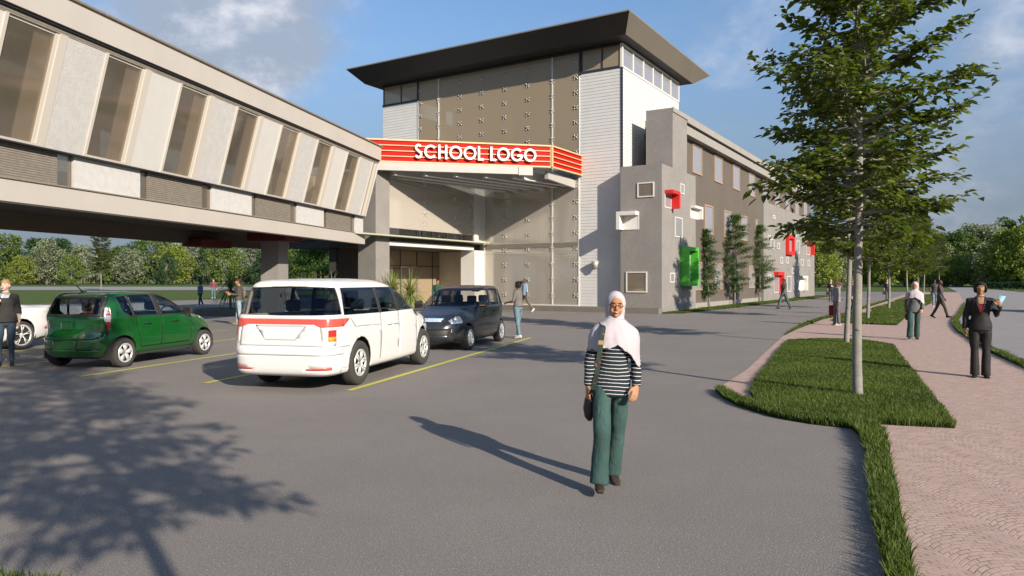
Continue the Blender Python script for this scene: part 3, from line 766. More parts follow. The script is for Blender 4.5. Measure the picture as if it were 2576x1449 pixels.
# red L-shaped hood, white hood and green frame on the right-hand face
def side_hood(r, dep, sides, m, wt=.18, win='frame', gl='glass_win', extra=0):
    """r: rectangle of the opening on the wall, zoom6 pixels"""
    a0, a1, z0, z1 = zpx(*r, 'x', XP)
    hood(CL, 'x', XP, a0, a1, z0, z1, dep, sides, m, wt)
    frame_window(CL, 'x', XP, a0 + (wt if 'l' in sides else 0), a1 - (wt if 'r' in sides else 0), z0 + (wt if 'b' in sides else 0), z1 - (wt if 't' in sides else 0), .05, .02, .02, 'white', gl)
side_hood((413, 617, 462, 728), .45, 'tr', 'redbox')
side_hood((577, 717, 628, 797), .30, 'tr', 'white', .14, gl='curtain')
side_hood((512, 980, 582, 1232), .46, 'tblr', 'green', .20)
side_hood((1186, 903, 1226, 1030), .28, 'tblr', 'redbox', .3)
side_hood((1318, 945, 1347, 1030), .38, 'tr', 'redbox', .3)
side_hood((1112, 1140, 1149, 1275), .38, 'tr', 'redbox', .3)
side_hood((1266, 1166, 1302, 1262), .38, 'tr', 'white', .25, gl='curtain')
# narrow grass verge along the wing
vp = [MF @ Vector((x, y, 0)) for x, y in ((XP + .02, Y0 + .35), (XP + .95, Y0 + 1.2), (XP + 1.3, Y0 + 20), (XP + 1.6, yend + 2.5), (XP - .3, yend + 2.5), (XP - .3, Y0 + 8), (XP + .02, Y0 + 6))]
sheet('grass_verge', [(p.x, p.y) for p in vp], .010, M['soil'])
blades('wall_verge', [[(p.x, p.y) for p in vp]], 380, .05, .11, .016, 'narrow green verge along the foot of the grey classroom wing', .01, 14)

# ================= footbridge =================
dB = Vector((.2003, .9797, 0)); E0 = Vector((-7.03, 34.3, 0))
BR = empty('footbridge', E0, atan2(-.2003, .9797), 'long enclosed pale footbridge with leaning window bays, crossing from the left', 'footbridge')
# local: x = outward (towards the camera side), y = along the bridge (0 at the entrance, negative towards the viewer)
LEN = 34.0; Wb = 4.2
mb = MB(); mb.box(-.30, .06, -LEN, 0, 3.39, 3.87); mb.build('lower_beam', M['cream'], BR)
mb = MB(); mb.box(-.32, .10, -LEN, .02, 3.872, 3.90); mb.build('beam_cap', M['taupe'], BR)
mb = MB(); mb.box(-Wb, -.32, -LEN, 0, 3.62, 3.85); mb.build('floor_slab', M['dark_int'], BR)
mb = MB(); mb.box(-Wb + .12, -.3, -LEN, 0, 7.10, 7.16); mb.build('ceiling', M['tan_wall'], BR)
mb = MB(); mb.box(-Wb - .2, -Wb, -LEN, 0, 3.12, 3.87); mb.build('rear_beam', M['brown'], BR)
# lower panel band
zb0, zb1 = 3.90, 4.67
def band(t0, t1, m, off, nm, dz=0): 
    mb = MB(); mb.box(-.16, off, -t1, -t0, zb0, zb1 + dz); return mb.build(nm, m, BR)
t = 0.0; base = 1.36
k = 0
segs = [(1.36 + 5.46 * i, i) for i in range(-1, 7)]
for s0, i in segs:
    # taupe [s0, s0+2.74], glass .46, white 2.35, glass -> next
    for (a, b, kind) in ((s0, s0 + 2.42, 't'), (s0 + 2.42, s0 + 2.74, 'g'), (s0 + 2.74, s0 + 5.0, 'w'), (s0 + 5.0, s0 + 5.46, 'g')):
        a, b = max(a, 0), min(b, LEN)
        if b - a < .02: continue
        if kind == 't': band(a, b, M['taupe'], -.06, 'mesh_panel')
        elif kind == 'w': band(a, b, M['rough_panel'], -.03, 'plaster_panel')
        else:
            mb = MB(); mb.box(-.12, -.10, -b, -a, zb0, zb1); mb.build('low_window', M['glass_bridge'], BR)
# leaning upper band
zu0, zu1, lean = 4.67, 7.17, .67
def lq(t0, t1, z0f, z1f, o0, o1, mb):   # slanted slab between heights; o = offset off the leaning plane
    def pt(t_, zf, o): return (lean * zf + o, -t_, zu0 + (zu1 - zu0) * zf)
    mb.hexa([pt(t0, z0f, o0), pt(t1, z0f, o0), pt(t1, z1f, o0), pt(t0, z1f, o0)], [pt(t0, z0f, o1), pt(t1, z0f, o1), pt(t1, z1f, o1), pt(t0, z1f, o1)])
per = 2.745
i = 0
for i in range(-1, 13):
    p0, p1 = .62 + per * i, .62 + per * i + 1.15
    a, b = max(p0, 0), min(p1, LEN)
    if b > a:
        mb = MB(); lq(a, b, 0, 1, -.14, .03, mb); mb.build('wall_panel', M['smooth_panel'] if i % 2 == 1 else M['rough_panel'], BR)
    w0, w1 = max(p1, 0), min(p0 + per, LEN)
    if w1 - w0 > .1:
        mb = MB(); fw = .13
        lq(w0, w0 + .22, 0, 1, -.02, .05, mb); lq(w0 + .22, w0 + .30, 0, 1, -.10, .02, mb)
        lq(w1 - .08, w1, 0, 1, -.10, .06, mb); lq(w0 + .22, w1 - .08, 0, .035, -.10, .05, mb); lq(w0 + .3, w1 - .08, .98, 1, -.10, .0, mb)
        wn = mb.build('window', M['frame'], BR)
        mb = MB(); lq(w0 + .26, w0 + .26 + (w1 - w0) * .30, .02, .98, -.10, -.09, mb); mb.build('backing_board', M['curtain'], wn)  # pale board added behind the pane to give a sunlit lighter band
        g = MB(); lq(w0 + .28, w1 - .06, .03, .98, -.03, -.015, g); g.build('pane', M['glass_bridge'], wn)
mb = MB(); mb.box(-.16, lean + .06, .001, .16, zu0, zu1); 
mb = MB(); mb.add([(-.14, .02, zu0), (.04, .02, zu0), (lean + .06, .02, zu1), (-.14, .02, zu1), (-.14, .12, zu0), (.04, .12, zu0), (lean + .06, .12, zu1), (-.14, .12, zu1)], [(3, 2, 1, 0), (4, 5, 6, 7), (0, 1, 5, 4), (1, 2, 6, 5), (2, 3, 7, 6), (3, 0, 4, 7)])
mb.build('end_panel', M['white'], BR)
mb = MB(); mb.box(-.1, .12, -LEN, 0, zb1 - .005, zb1 + .025); mb.build('ledge', M['dark'], BR)
mb = MB(); mb.box(-.1, lean + .04, -LEN, .1, zu1, zu1 + .17); mb.build('soffit_strip', M['taupe'], BR)
mb = MB(); mb.box(lean + .04, lean + .10, -LEN, .1, zu1 + .12, zu1 + .17); mb.build('drip_edge', M['dark'], BR)
mb = MB(); mb.box(-Wb - .5, lean + .16, -LEN, .12, zu1 + .17, zu1 + .80); mb.build('roof', M['cream'], BR)
mb = MB(); mb.box(-Wb - .55, lean + .22, -LEN, .18, zu1 + .80, zu1 + .86); mb.build('roof_edge', M['taupe'], BR)
mb = MB(); mb.box(-Wb, -Wb + .1, -LEN, 0, 3.86, 5.0); mb.box(-Wb, -Wb + .1, -LEN, 0, 6.6, zu1 + .17); mb.build('rear_wall', M['tan_wall'], BR)
mb = MB()
for i in range(12): mb.box(-Wb, -Wb + .1, -LEN + i * 3, -LEN + i * 3 + 1.2, 5.0, 6.6)
mb.build('rear_wall', M['tan_wall'], BR)
g = MB()
for i in range(11): g.box(-Wb + .04, -Wb + .055, -LEN + i * 3 + 1.2, -LEN + i * 3 + 3, 5.0, 6.6)
g.build('rear_window', M['roof_glass'], BR)
# pier, red cap beam, second red beams
mb = MB(); mb.box(-2.45, -1.65, -4.9, -4.1, 0, 3.3); mb.build('pier', M['stucco'], BR)
mb = MB(); mb.box(-2.9, -1.2, -5.2, -3.8, 3.30, 3.61); mb.box(-Wb - .25, -Wb + .6, -7.2, -5.2, 3.0, 3.3); mb.build('pier_cap', M['darkred'], BR)

# planter in front of the entrance
PL = empty('planter', (-9.2, 35.6, 0), 0, 'long low planter kerb in front of the entrance portico', 'planter')
mb = MB(); mb.prism([(-5.9, -1.2), (4.0, -1.2), (4.6, -.4), (4.6, 1.6), (-6.4, 1.6), (-6.4, -.6)], 0, .30); mb.build('kerb', M['plinth'], PL, bevel=.02)
mb = MB(); mb.prism([(-5.7, -1.0), (3.9, -1.0), (4.4, -.3), (4.4, 1.4), (-6.2, 1.4), (-6.2, -.5)], .302, .306); mb.build('soil', M['soil'], PL)
# ---------------- trees ----------------
def bark_mat(name, c1, c2, dark):
    m = mat(name, c1, .9); t = NT(m.node_tree); b = t.n['Principled BSDF']
    v = t.new('ShaderNodeTexCoord').outputs['Object']
    n = t.noise(v, 5, 4); s_ = t.noise(t.vm('MULTIPLY', v, (14, 14, 46)), 1.0, 3, .7); k = t.noise(t.vm('MULTIPLY', v, (9, 9, 16)), 1.0, 2, .6)
    c = t.mix(t.ramp(n, .3, .7), c1, c2); c = t.mix(t.m('MULTIPLY', t.ramp(s_, .52, .7), .55), c, tuple(x * .55 for x in c1)); c = t.mix(t.ramp(k, .66, .72), c, dark)
    t.l.new(c, b.inputs['Base Color']); bp = t.new('ShaderNodeBump', inp={'Strength': .5, 'Distance': .01, 'Height': s_}); t.l.new(bp.outputs[0], b.inputs['Normal']); return m
M['bark'] = bark_mat('pale_bark', (.27, .25, .21), (.20, .19, .165), (.05, .045, .035))
M['bark_dark'] = bark_mat('dark_bark', (.10, .08, .06), (.06, .05, .04), (.02, .018, .015))
M['bark_grey'] = bark_mat('grey_bark', (.28, .25, .20), (.2, .18, .15), (.06, .05, .04))
M['leaf_lime'] = leaf_mat('street_tree_leaves', (.030, .055, .010), (.155, .18, .025), .38, .38, .5, 0, (1.6, 1.9, .5))
M['leaf_fine'] = leaf_mat('fine_dark_leaves', (.025, .06, .015), (.09, .17, .04), .25, .5, .3, .2)
M['leaf_a'] = leaf_mat('mid_green_leaves', (.045, .08, .02), (.20, .29, .085), .25, .6, .3, .35)
M['leaf_b'] = leaf_mat('grey_green_leaves', (.08, .10, .06), (.36, .41, .26), .2, .7, .3, .2)
M['leaf_c'] = leaf_mat('yellow_green_leaves', (.09, .12, .02), (.33, .41, .10), .3, .6, .3, .25)
M['leaf_d'] = leaf_mat('deep_green_leaves', (.02, .05, .025), (.085, .155, .065), .2, .6, .3, .25)
M['palm'] = leaf_mat('palm_fronds', (.05, .085, .018), (.34, .40, .10), .25, .45, .5, 0)
M['hedge'] = leaf_mat('hedge_leaves', (.01, .03, .014), (.03, .075, .03), .2, .6, .3, 0)

def leaves_np(name, pos, dirv, size, mats, parent, tone, droop=.25, width=.5, hexa=True, nrm=None):
    """pos (N,3), dirv (N,3) unit pointing base->tip, size (N,)"""
    N = len(pos); up = np.tile([[0., 0., 1.]], (N, 1)) if nrm is None else nrm
    side = np.cross(dirv, up); side /= np.linalg.norm(side, axis=1, keepdims=True) + 1e-6
    roll = (rng.random(N) - .5) * 1.6
    nn = np.cross(side, dirv); s2 = side * np.cos(roll)[:, None] + nn * np.sin(roll)[:, None]; n2 = np.cross(s2, dirv)
    L = size[:, None]; Wd_ = L * width
    base = pos; tip = pos + dirv * L - n2 * 0 + np.array([[0, 0, -1.]]) * L * droop
    fold = n2 * L * .09
    if hexa:
        m1 = pos + dirv * L * .33 - np.array([[0, 0, 1.]]) * L * droop * .1; m2 = pos + dirv * L * .68 - np.array([[0, 0, 1.]]) * L * droop * .45
        co = np.stack([base, m1 - s2 * Wd_ * .5 + fold, m2 - s2 * Wd_ * .36 + fold, tip, m2 + s2 * Wd_ * .36 + fold, m1 + s2 * Wd_ * .5 + fold], 1)
        b = (np.arange(N) * 6)[:, None]; f = np.concatenate([b + np.array([[0, 1, 2, 3]]), b + np.array([[0, 3, 4, 5]])], 1).ravel(); k = 6; nper = 4
    else:
        m1 = pos + dirv * L * .45
        co = np.stack([base, m1 - s2 * Wd_ * .5 + fold, tip, m1 + s2 * Wd_ * .5 + fold], 1)
        b = (np.arange(N) * 4)[:, None]; f = (b + np.array([[0, 1, 2, 3]])).ravel(); k = 4; nper = 4
    return np_mesh(name, co.reshape(-1, 3), f, nper, mats, parent, col=np.repeat(tone, k))

def curve_branch(p, d, L, r, seg=7, wig=.12, up=.15, rs=None):
    rs = rs or random; pts = [Vector(p)]; d = Vector(d).normalized()
    for i in range(seg):
        d = (d + Vector((rs.uniform(-wig, wig), rs.uniform(-wig, wig), rs.uniform(-wig, wig) + up / seg))).normalized()
        pts.append(pts[-1] + d * L / seg)
    return pts, [r * (1 - .85 * i / seg) for i in range(seg + 1)]

def street_tree(seed, H=8.0, R=1.42, z0=2.15, nb=108, leafsz=.145, dens=.60, trunk_r=.068, label='', cat='tree'):
    rs = random.Random(seed)
    root = empty('street_tree', (0, 0, 0), 0, label, cat)
    tb = MB(); zs_ = [0, .15, .5, 1.2, 2.2, 3.4, 4.6, 5.8, 6.8, H - .2]
    tp = [Vector((.03 * sin(z * 1.3 + seed), .03 * cos(z * 1.7), z - .02)) for z in zs_]
    tb.tube(tp, [trunk_r * 1.12, trunk_r * 1.03, trunk_r * .97, trunk_r * .9, trunk_r * .8, trunk_r * .62, trunk_r * .46, trunk_r * .32, trunk_r * .2, .008], 12)
    tr = tb.build('trunk', M['bark'], root, True)
    def trunk_at(z):
        for a, b in zip(tp, tp[1:]):
            if b.z >= z: return a.lerp(b, (z - a.z) / (b.z - a.z))
        return tp[-1]
    bb = MB(); pos, dr, sz, tn = [], [], [], []
    for i in range(nb):
        f = (i + rs.random()) / nb; z = z0 + .25 + (H - .3 - z0) * f ** 1.05
        prof = (min(1, .70 + 1.6 * f)) * (1 - max(0, f - .68) ** 1.4 * 3.2)
        Lb = R * max(.22, prof) * rs.uniform(.62, 1.1)
        az = i * 2.399 + rs.uniform(-.4, .4); el = -.20 + .75 * f + rs.uniform(-.22, .40)
        d = Vector((cos(az) * cos(el), sin(az) * cos(el), sin(el)))
        r = .031 * (1 - .6 * f) * (Lb / R + .25)
        pts, rad = curve_branch(trunk_at(min(z, H - .3)), d, Lb, r, 8, .13, .25, rs); bb.tube(pts, rad, 5)
        nt = int(7 + 9 * Lb / R)
        for j in range(nt):
            g = .22 + .78 * (j + rs.random()) / nt; k = min(int(g * 8), 7); q = pts[k].lerp(pts[k + 1], g * 8 - k)
            dd = (pts[k + 1] - pts[k]).normalized(); sgn = 1 if j % 2 else -1
            side = dd.cross(Vector((0, 0, 1))).normalized() * sgn
            td = (dd * rs.uniform(.4, 1.0) + side * rs.uniform(.5, 1.0) + Vector((0, 0, rs.uniform(-.25, .3)))).normalized()
            if j == nt - 1: td = dd
            Lt = R * rs.uniform(.16, .34) * (1.15 - .4 * g)
            tp_, tr_ = curve_branch(q, td, Lt, .006, 4, .15, -.1, rs); bb.tube(tp_, tr_, 3, caps=False)
            nl = max(4, int(rs.uniform(11, 18) * dens))
            for l in range(nl):
                h = (l + .6) / nl; kk = min(int(h * 4), 3); lp_ = tp_[kk].lerp(tp_[kk + 1], h * 4 - kk)
                ld = (tp_[kk + 1] - tp_[kk]).normalized(); ls = ld.cross(Vector((0, 0, 1))).normalized() * (1 if l % 2 else -1)
                v = (ld * rs.uniform(.3, .9) + ls * rs.uniform(.4, 1.0) + Vector((0, 0, rs.uniform(-.35, .3)))).normalized()
                o_ = Vector((rs.uniform(-1, 1), rs.uniform(-1, 1), rs.uniform(-1.6, 1.2))) * .05
                pos.append(lp_ + o_); dr.append(v); sz.append(leafsz * rs.uniform(.6, 1.15)); tn.append(min(1, max(0, rs.gauss(.5, .22))))
    bb.build('branches', M['bark'], root, True, fix=False)
    leaves_np('crown', np.array([tuple(p) for p in pos]), np.array([tuple(p) for p in dr]), np.array(sz), M['leaf_lime'], root, np.array(tn), .22, .56)
    return root

g_row = 'street trees along the pink path'
tA = street_tree(3, label='big birch-like street tree with speckled pale trunk in the nearest lawn bed')
tB = street_tree(11, H=7.6, R=1.42, label='b', dens=.62, leafsz=.16)
tA.location = G(2160, 1004); tA['group'] = g_row
tB.location = G(2133.7, 869.4); tB['group'] = g_row
tB['label'] = 'second street tree, pale trunk just left of the nearest one'
row = [(2184.8, 804, tB, 1.05, 'third street tree of the path row, at the front of the second lawn bed'), (2236, 779.4, tA, 1.0, 'fourth street tree, standing in the middle of the second lawn bed'),
       (2282, 757, tB, 1.08, 'fifth street tree, in the third small lawn bed behind the striped walker'), (2311, 748, tA, 1.0, 'sixth street tree, between the far lawn bed and the road end'),
       (2324.5, 742, tB, 1.1, 'seventh street tree of the path row, just left of the plaid shirt walker'), (2362, 733, tA, 1.05, 'farthest street tree of the path row, at the end of the pink path')]
for i, (px, py, src, sc, lab) in enumerate(row):
    c = copy_tree(src); c.location = G(px, py); c.scale = (sc,) * 3; c.rotation_euler.z = 1.3 * (i + 1); c['label'] = lab
c = street_tree(17, H=7.6, R=1.42, label='c', dens=.40, leafsz=.14); c['group'] = g_row; c.scale = (1.0, 1.0, 1.3); c.location = (1.38, -.75, 0); c.rotation_euler.z = 2.2; c['label'] = 'street tree beside the viewpoint whose leafy shadow falls across the asphalt at lower left'
c = copy_tree(tA); c.location = G(254, 729.8); c.scale = (1.33, 1.33, 1.25); c.rotation_euler.z = 4.0; c['label'] = 'lone street tree on the grass strip behind the green hatchback'; del c['group']
for i, (x_, y_) in enumerate(((9.2, 1.2), (13.0, 7.0), (21, 12.5))):
    pass

# ---- slender wall trees ----
def slender_tree(seed, H, label):
    rs = random.Random(seed); root = empty('slender_tree', (0, 0, 0), 0, label, 'tree', 'slender trees against the brown wall')
    tb = MB(); tp, tr_ = curve_branch((0, 0, -.02), (0, 0, 1), H * .92, .055, 9, .06, .1, rs); tb.tube(tp, tr_, 7)
    tb.build('trunk', M['bark_grey'], root, True)
    bb = MB(); pos, dr, sz, tn = [], [], [], []
    for i in range(70):
        f = (i + rs.random()) / 70; f2 = .14 + .84 * f; k = min(int(f2 * 9), 8); q = tp[k].lerp(tp[k + 1], f2 * 9 - k)
        Lb = H * .21 * (sin(pi * min(1, .15 + .85 * f)) * .8 + .18) * rs.uniform(.55, 1.1); az = rs.uniform(0, 6.28); el = rs.uniform(.15, .8)
        pts, rad = curve_branch(q, (cos(az) * cos(el), sin(az) * cos(el), sin(el)), Lb, .014, 6, .2, -.1, rs); bb.tube(pts, rad, 4)
        for j in range(9):
            g = .35 + .65 * (j + rs.random()) / 9; k = min(int(g * 6), 5); c_ = pts[k].lerp(pts[k + 1], g * 6 - k)
            for l in range(20):
                o_ = Vector((rs.gauss(0, .16), rs.gauss(0, .16), rs.gauss(0, .05))); pos.append(c_ + o_)
                v = Vector((rs.uniform(-1, 1), rs.uniform(-1, 1), rs.uniform(-.5, .2))).normalized(); dr.append(v); sz.append(rs.uniform(.06, .12)); tn.append(rs.random())
    bb.build('branches', M['bark_grey'], root, True, fix=False)
    leaves_np('crown', np.array([tuple(p) for p in pos]), np.array([tuple(p) for p in dr]), np.array(sz), M['leaf_fine'], root, np.array(tn), .1, .5, False)
    return root
for sd_, H, px, py, lab in ((1, 5.3, 1784.8, 774.8, 'slender sparse tree nearest to the green window hood'), (2, 6.6, 1847.8, 768.9, 'tallest slender tree, in the middle of the three by the brown wall'), (5, 6.5, 1910.7, 760.5, 'slender tree at the edge of the brown wall and the far grey block')):
    o = slender_tree(sd_, H, lab); o.location = G(px, py)

# ---- background trees ----
def bg_tree(seed, H, R, leafm, n=9000, ls=.62, shape='round', bark='bark_grey', low=.05, name='broadleaf_tree'):
    rs = random.Random(seed); rg = np.random.default_rng(seed); root = empty(name, (0, 0, 0), 0)
    tb = MB(); tb.tube([(0, 0, -.1), (.1, 0, H * .3), (0, .1, H * .6), (0, 0, H * .9)], [R * .05, R * .038, R * .022, .02], 6)
    lobes = []
    nL = 42
    for i in range(nL):
        f = (i + rs.random()) / nL; z = H * (low + (1 - low) * f * .93 + .05)
        if shape == 'round': pr = sin(pi * min(1, .18 + .78 * f)) ** .6
        elif shape == 'cone': pr = (1 - f) ** .8 + .12
        else: pr = .25 + .75 * (1 - abs(f - .7) / .7)
        a = i * 2.399 + rs.uniform(-.5, .5); rr = R * pr * rs.uniform(.45, .9)
        c_ = Vector((cos(a) * rr, sin(a) * rr, z)); lr = R * rs.uniform(.2, .36) * (.7 + .4 * pr)
        lobes.append((c_, lr))
        tb.tube([(0, 0, max(.2, z - R * .5)), c_ * .5 + Vector((0, 0, z * .48)), c_], [R * .016, R * .01, .02], 4, caps=False)
    tb.build('trunk', M[bark], root, True, fix=False)
    per_l = n // nL; P_, D_, S_, T_l = [], [], [], []
    for c_, lr in lobes:
        v = rg.normal(size=(per_l, 3)); v /= np.linalg.norm(v, axis=1, keepdims=True); rad = lr * (.45 + .6 * rg.random(per_l) ** .6)
        sub = rg.normal(size=(12, 3)); sub /= np.linalg.norm(sub, axis=1, keepdims=True)
        near = sub[np.argmax(v @ sub.T, 1)]; v2 = v * .55 + near * .45
        p = np.array(c_) + v2 * rad[:, None] * np.array([[1, 1, .72]]); P_.append(p)
        d = v * .6 + rg.normal(size=(per_l, 3)) * .6 + np.array([[0, 0, -.1]]); d /= np.linalg.norm(d, axis=1, keepdims=True); D_.append(d)
        S_.append(ls * (.6 + .7 * rg.random(per_l))); T_l.append(np.clip(rg.normal(.45, .25, per_l) + rs.uniform(-.22, .22), 0, 1))
    leaves_np('crown', np.concatenate(P_), np.concatenate(D_), np.concatenate(S_), M[leafm], root, np.concatenate(T_l), .1, .62, False)
    return root
protos = {
    'a': bg_tree(21, 17, 7.0, 'leaf_a'), 'b': bg_tree(22, 16, 7.5, 'leaf_b'), 'c': bg_tree(23, 15, 7.2, 'leaf_c'), 'd': bg_tree(24, 17, 7.0, 'leaf_d'),
    'e': bg_tree(25, 18, 6.0, 'leaf_a', shape='top'), 'f': bg_tree(26, 17, 7.5, 'leaf_b', shape='round', low=.12)}
KIND = {'a': 'mid green', 'b': 'dusty grey-green', 'c': 'bright yellow-green', 'd': 'dark green', 'e': 'tall mid green', 'f': 'pale grey-green'}
used = set()
def put(kind, px, Y, scale, lab):
    src = protos[kind]; o = src if kind not in used else copy_tree(src); used.add(kind)
    o.location = ((px - CX) / F * Y, Y, -.05); o.scale = (scale * random.uniform(.95, 1.15), scale * random.uniform(.95, 1.15), scale * random.uniform(.93, 1.07)); o.rotation_euler.z = random.uniform(0, 6.28)
    tag(o, lab, 'tree', 'trees of the woodland edge'); return o
left = [(-60, 'a', 300, 1.25), (15, 'e', 285, 1.15), (55, 'c', 262, .72), (95, 'd', 290, 1.12), (150, 'd', 300, 1.08), (118, 'b', 270, .95), (205, 'b', 300, 1.0), (180, 'a', 260, .6), (262, 'd', 320, .95),
        (300, 'a', 285, .88), (345, 'd', 300, .98), (325, 'f', 265, .75), (395, 'a', 290, 1.15), (440, 'c', 280, 1.05), (418, 'd', 262, .62), (480, 'f', 300, .95), (522, 'd', 300, .85), (560, 'a', 270, .98), (600, 'e', 290, 1.0),
        (640, 'b', 280, .95), (668, 'd', 262, .8), (735, 'c', 270, .95), (775, 'c', 262, .9), (820, 'c', 300, 1.0), (790, 'f', 290, 1.0), (865, 'b', 300, 1.0), (900, 'a', 280, .9), (930, 'c', 300, .95), (705, 'f', 300, 1.0)]
wl = ['beyond the far road at the extreme left', 'rising at the left edge', 'low in front of the left clump', 'in the dark clump left of the lone street tree', 'directly left of the lone street tree', 'in front of the dark left clump',
      'left behind the lone street tree', 'small, low by the gap left of the lone tree', 'right behind the lone street tree', 'right of the lone tree trunk', 'above the green hatchback roof', 'small, above the hatchback front window',
      'between the hatchback and the walker in blue', 'above the white saloon bonnet', 'small and low beside the bright one', 'behind the walker in blue', 'behind the walker in maroon', 'left of the palm', 'behind the man with the phone',
      'left of the bridge pier', 'just behind the bridge pier', 'right of the bridge pier', 'right of the pier, second from it', 'above the van roof centre', 'back row over the van roof', 'behind the pines', 'under the bridge end', 'farthest right under the bridge', 'behind the pier top']
for (px, k, Y, s_), w_ in zip(left, wl): put(k, px, Y, s_, f'{KIND[k]} broadleaf tree {w_}')
right = [(2060, 'c', 165, .62), (2020, 'd', 200, .8), (2095, 'b', 170, .68), (2140, 'a', 180, .82), (2185, 'c', 200, .75), (2230, 'c', 175, .8), (2275, 'a', 190, .72), (2310, 'c', 172, .6), (2340, 'b', 185, .8), (2385, 'b', 200, .88),
         (2420, 'a', 185, .82), (2405, 'c', 170, .5), (2455, 'f', 195, .95), (2500, 'b', 190, .92), (2485, 'b', 172, .6), (2545, 'c', 160, .85), (2600, 'c', 155, .95), (2570, 'e', 200, 1.0), (2650, 'a', 170, 1.0), (2510, 'c', 165, .45)]
wr = ['just right of the far grey block', 'behind the end of the classroom wing', 'second right of the far grey block', 'behind the man in the grey hoodie', 'behind the third street tree', 'behind the fourth street tree', 'behind the fifth street tree',
      'low behind the striped walker', 'over the plaid shirt walker', 'left of the road opening', 'above the road opening', 'small at the road opening', 'right of the road opening', 'behind the head of the woman in the suit', 'low behind the woman in the suit',
      'large, right of the woman in the suit', 'at the right edge of the view', 'tall, behind the right edge hedge', 'outermost on the right', 'low shrub-like above the hedge']
for (px, k, Y, s_), w_ in zip(right, wr): put(k, px, Y, s_, f'{KIND[k]} broadleaf tree {w_}')

# two/three dark layered trees under the bridge (flat tiers of foliage on bare stems)
def pine(seed, label, px, Y, H=15):
    rs = random.Random(seed); rg = np.random.default_rng(seed); root = empty('layered_tree', ((px - CX) / F * Y, Y, -.05), 0, label, 'tree', 'dark layered trees under the bridge')
    tb = MB(); tb.tube([(0, 0, 0), (.15, 0, H * .4), (-.1, .1, H * .75), (0, 0, H)], [.30, .26, .18, .05], 8)
    P_, D_, S_, T_l = [], [], [], []
    for i in range(17):
        z = H * (.18 + .8 * i / 17); a = rs.uniform(0, 6.28); L = rs.uniform(1.8, 4.0); c_ = Vector((cos(a) * L, sin(a) * L, z + .4))
        tb.tube([(0, 0, z - .3), (c_.x * .5, c_.y * .5, z), c_], [.09, .06, .02], 4, caps=False)
        n = 420; p = rg.normal(size=(n, 3)) * np.array([[1.25, 1.25, .26]]) + np.array(c_) * np.array([[.8, .8, 1]]); P_.append(p)
        d = rg.normal(size=(n, 3)); d /= np.linalg.norm(d, axis=1, keepdims=True); D_.append(d); S_.append(.25 + .25 * rg.random(n)); T_l.append(rg.random(n))
    tb.build('trunk', M['bark_dark'], root, True, fix=False)
    leaves_np('crown', np.concatenate(P_), np.concatenate(D_), np.concatenate(S_), M['leaf_fine'], root, np.concatenate(T_l), .1, .6, False)
pine(1, 'dark layered tree with double stem look, left one over the van roof', 800, 118); pine(2, 'dark layered tree next to the double stem, over the van roof', 812, 124); pine(3, 'dark layered tree closest to the grey entrance pier', 862, 112)
pine(4, 'dark layered tree hidden partly by the van roof line', 758, 150, 13)

# far woodland mass and the hedge on the right
def woods(x0, x1, y, h, n, label, m):
    rg = np.random.default_rng(5)
    X = x0 + (x1 - x0) * rg.random(n); top = h * (.75 + .12 * np.sin(X * .06) + .13 * np.sin(X * .021 + 1)); Z = top * rg.random(n) ** .7; Y = y + rg.normal(size=n) * 4 * (1.2 - Z / h * .6)
    d = rg.normal(size=(n, 3)); d /= np.linalg.norm(d, axis=1, keepdims=True)
    o = leaves_np('woodland', np.stack([X, Y, Z], 1), d, 1.4 * (.6 + .7 * rg.random(n)), M[m], None, rg.random(n), .1, .7, False); tag(o, label, 'woodland', None, 'stuff')
woods(-330, -70, 345, 11, 16000, 'low dark woodland mass closing the view far behind the left trees', 'leaf_d')
woods(60, 360, 262, 10, 22000, 'low dark woodland mass closing the view far behind the right trees', 'leaf_d')
hx0, hx1 = 62, 130
rg = np.random.default_rng(9); n = 22000
tt = rg.random(n); A2, B2 = np.array([72.0, 131.0]), np.array([110.0, 118.0])
A2 = np.array([G(2450, 719.5).x / G(2450, 719.5).y * 128, 128.0]); B2 = np.array([.72 * 112, 112.0]); B2b = np.array([1.2 * 100, 100.0])
base = A2 + (B2b - A2) * tt[:, None]
face = rg.random(n)
off = (rg.random(n) - .5) * 1.4; Zh = 1.25 * rg.random(n) ** .6
pos = np.stack([base[:, 0] + off * .3, base[:, 1] + off, Zh], 1); d = rg.normal(size=(n, 3)); d /= np.linalg.norm(d, axis=1, keepdims=True)
o = leaves_np('hedge', pos, d, .22 * (.6 + .7 * rg.random(n)), M['hedge'], None, rg.random(n), .1, .7, False); tag(o, 'long low clipped dark hedge beyond the pale concrete on the right', 'hedge')

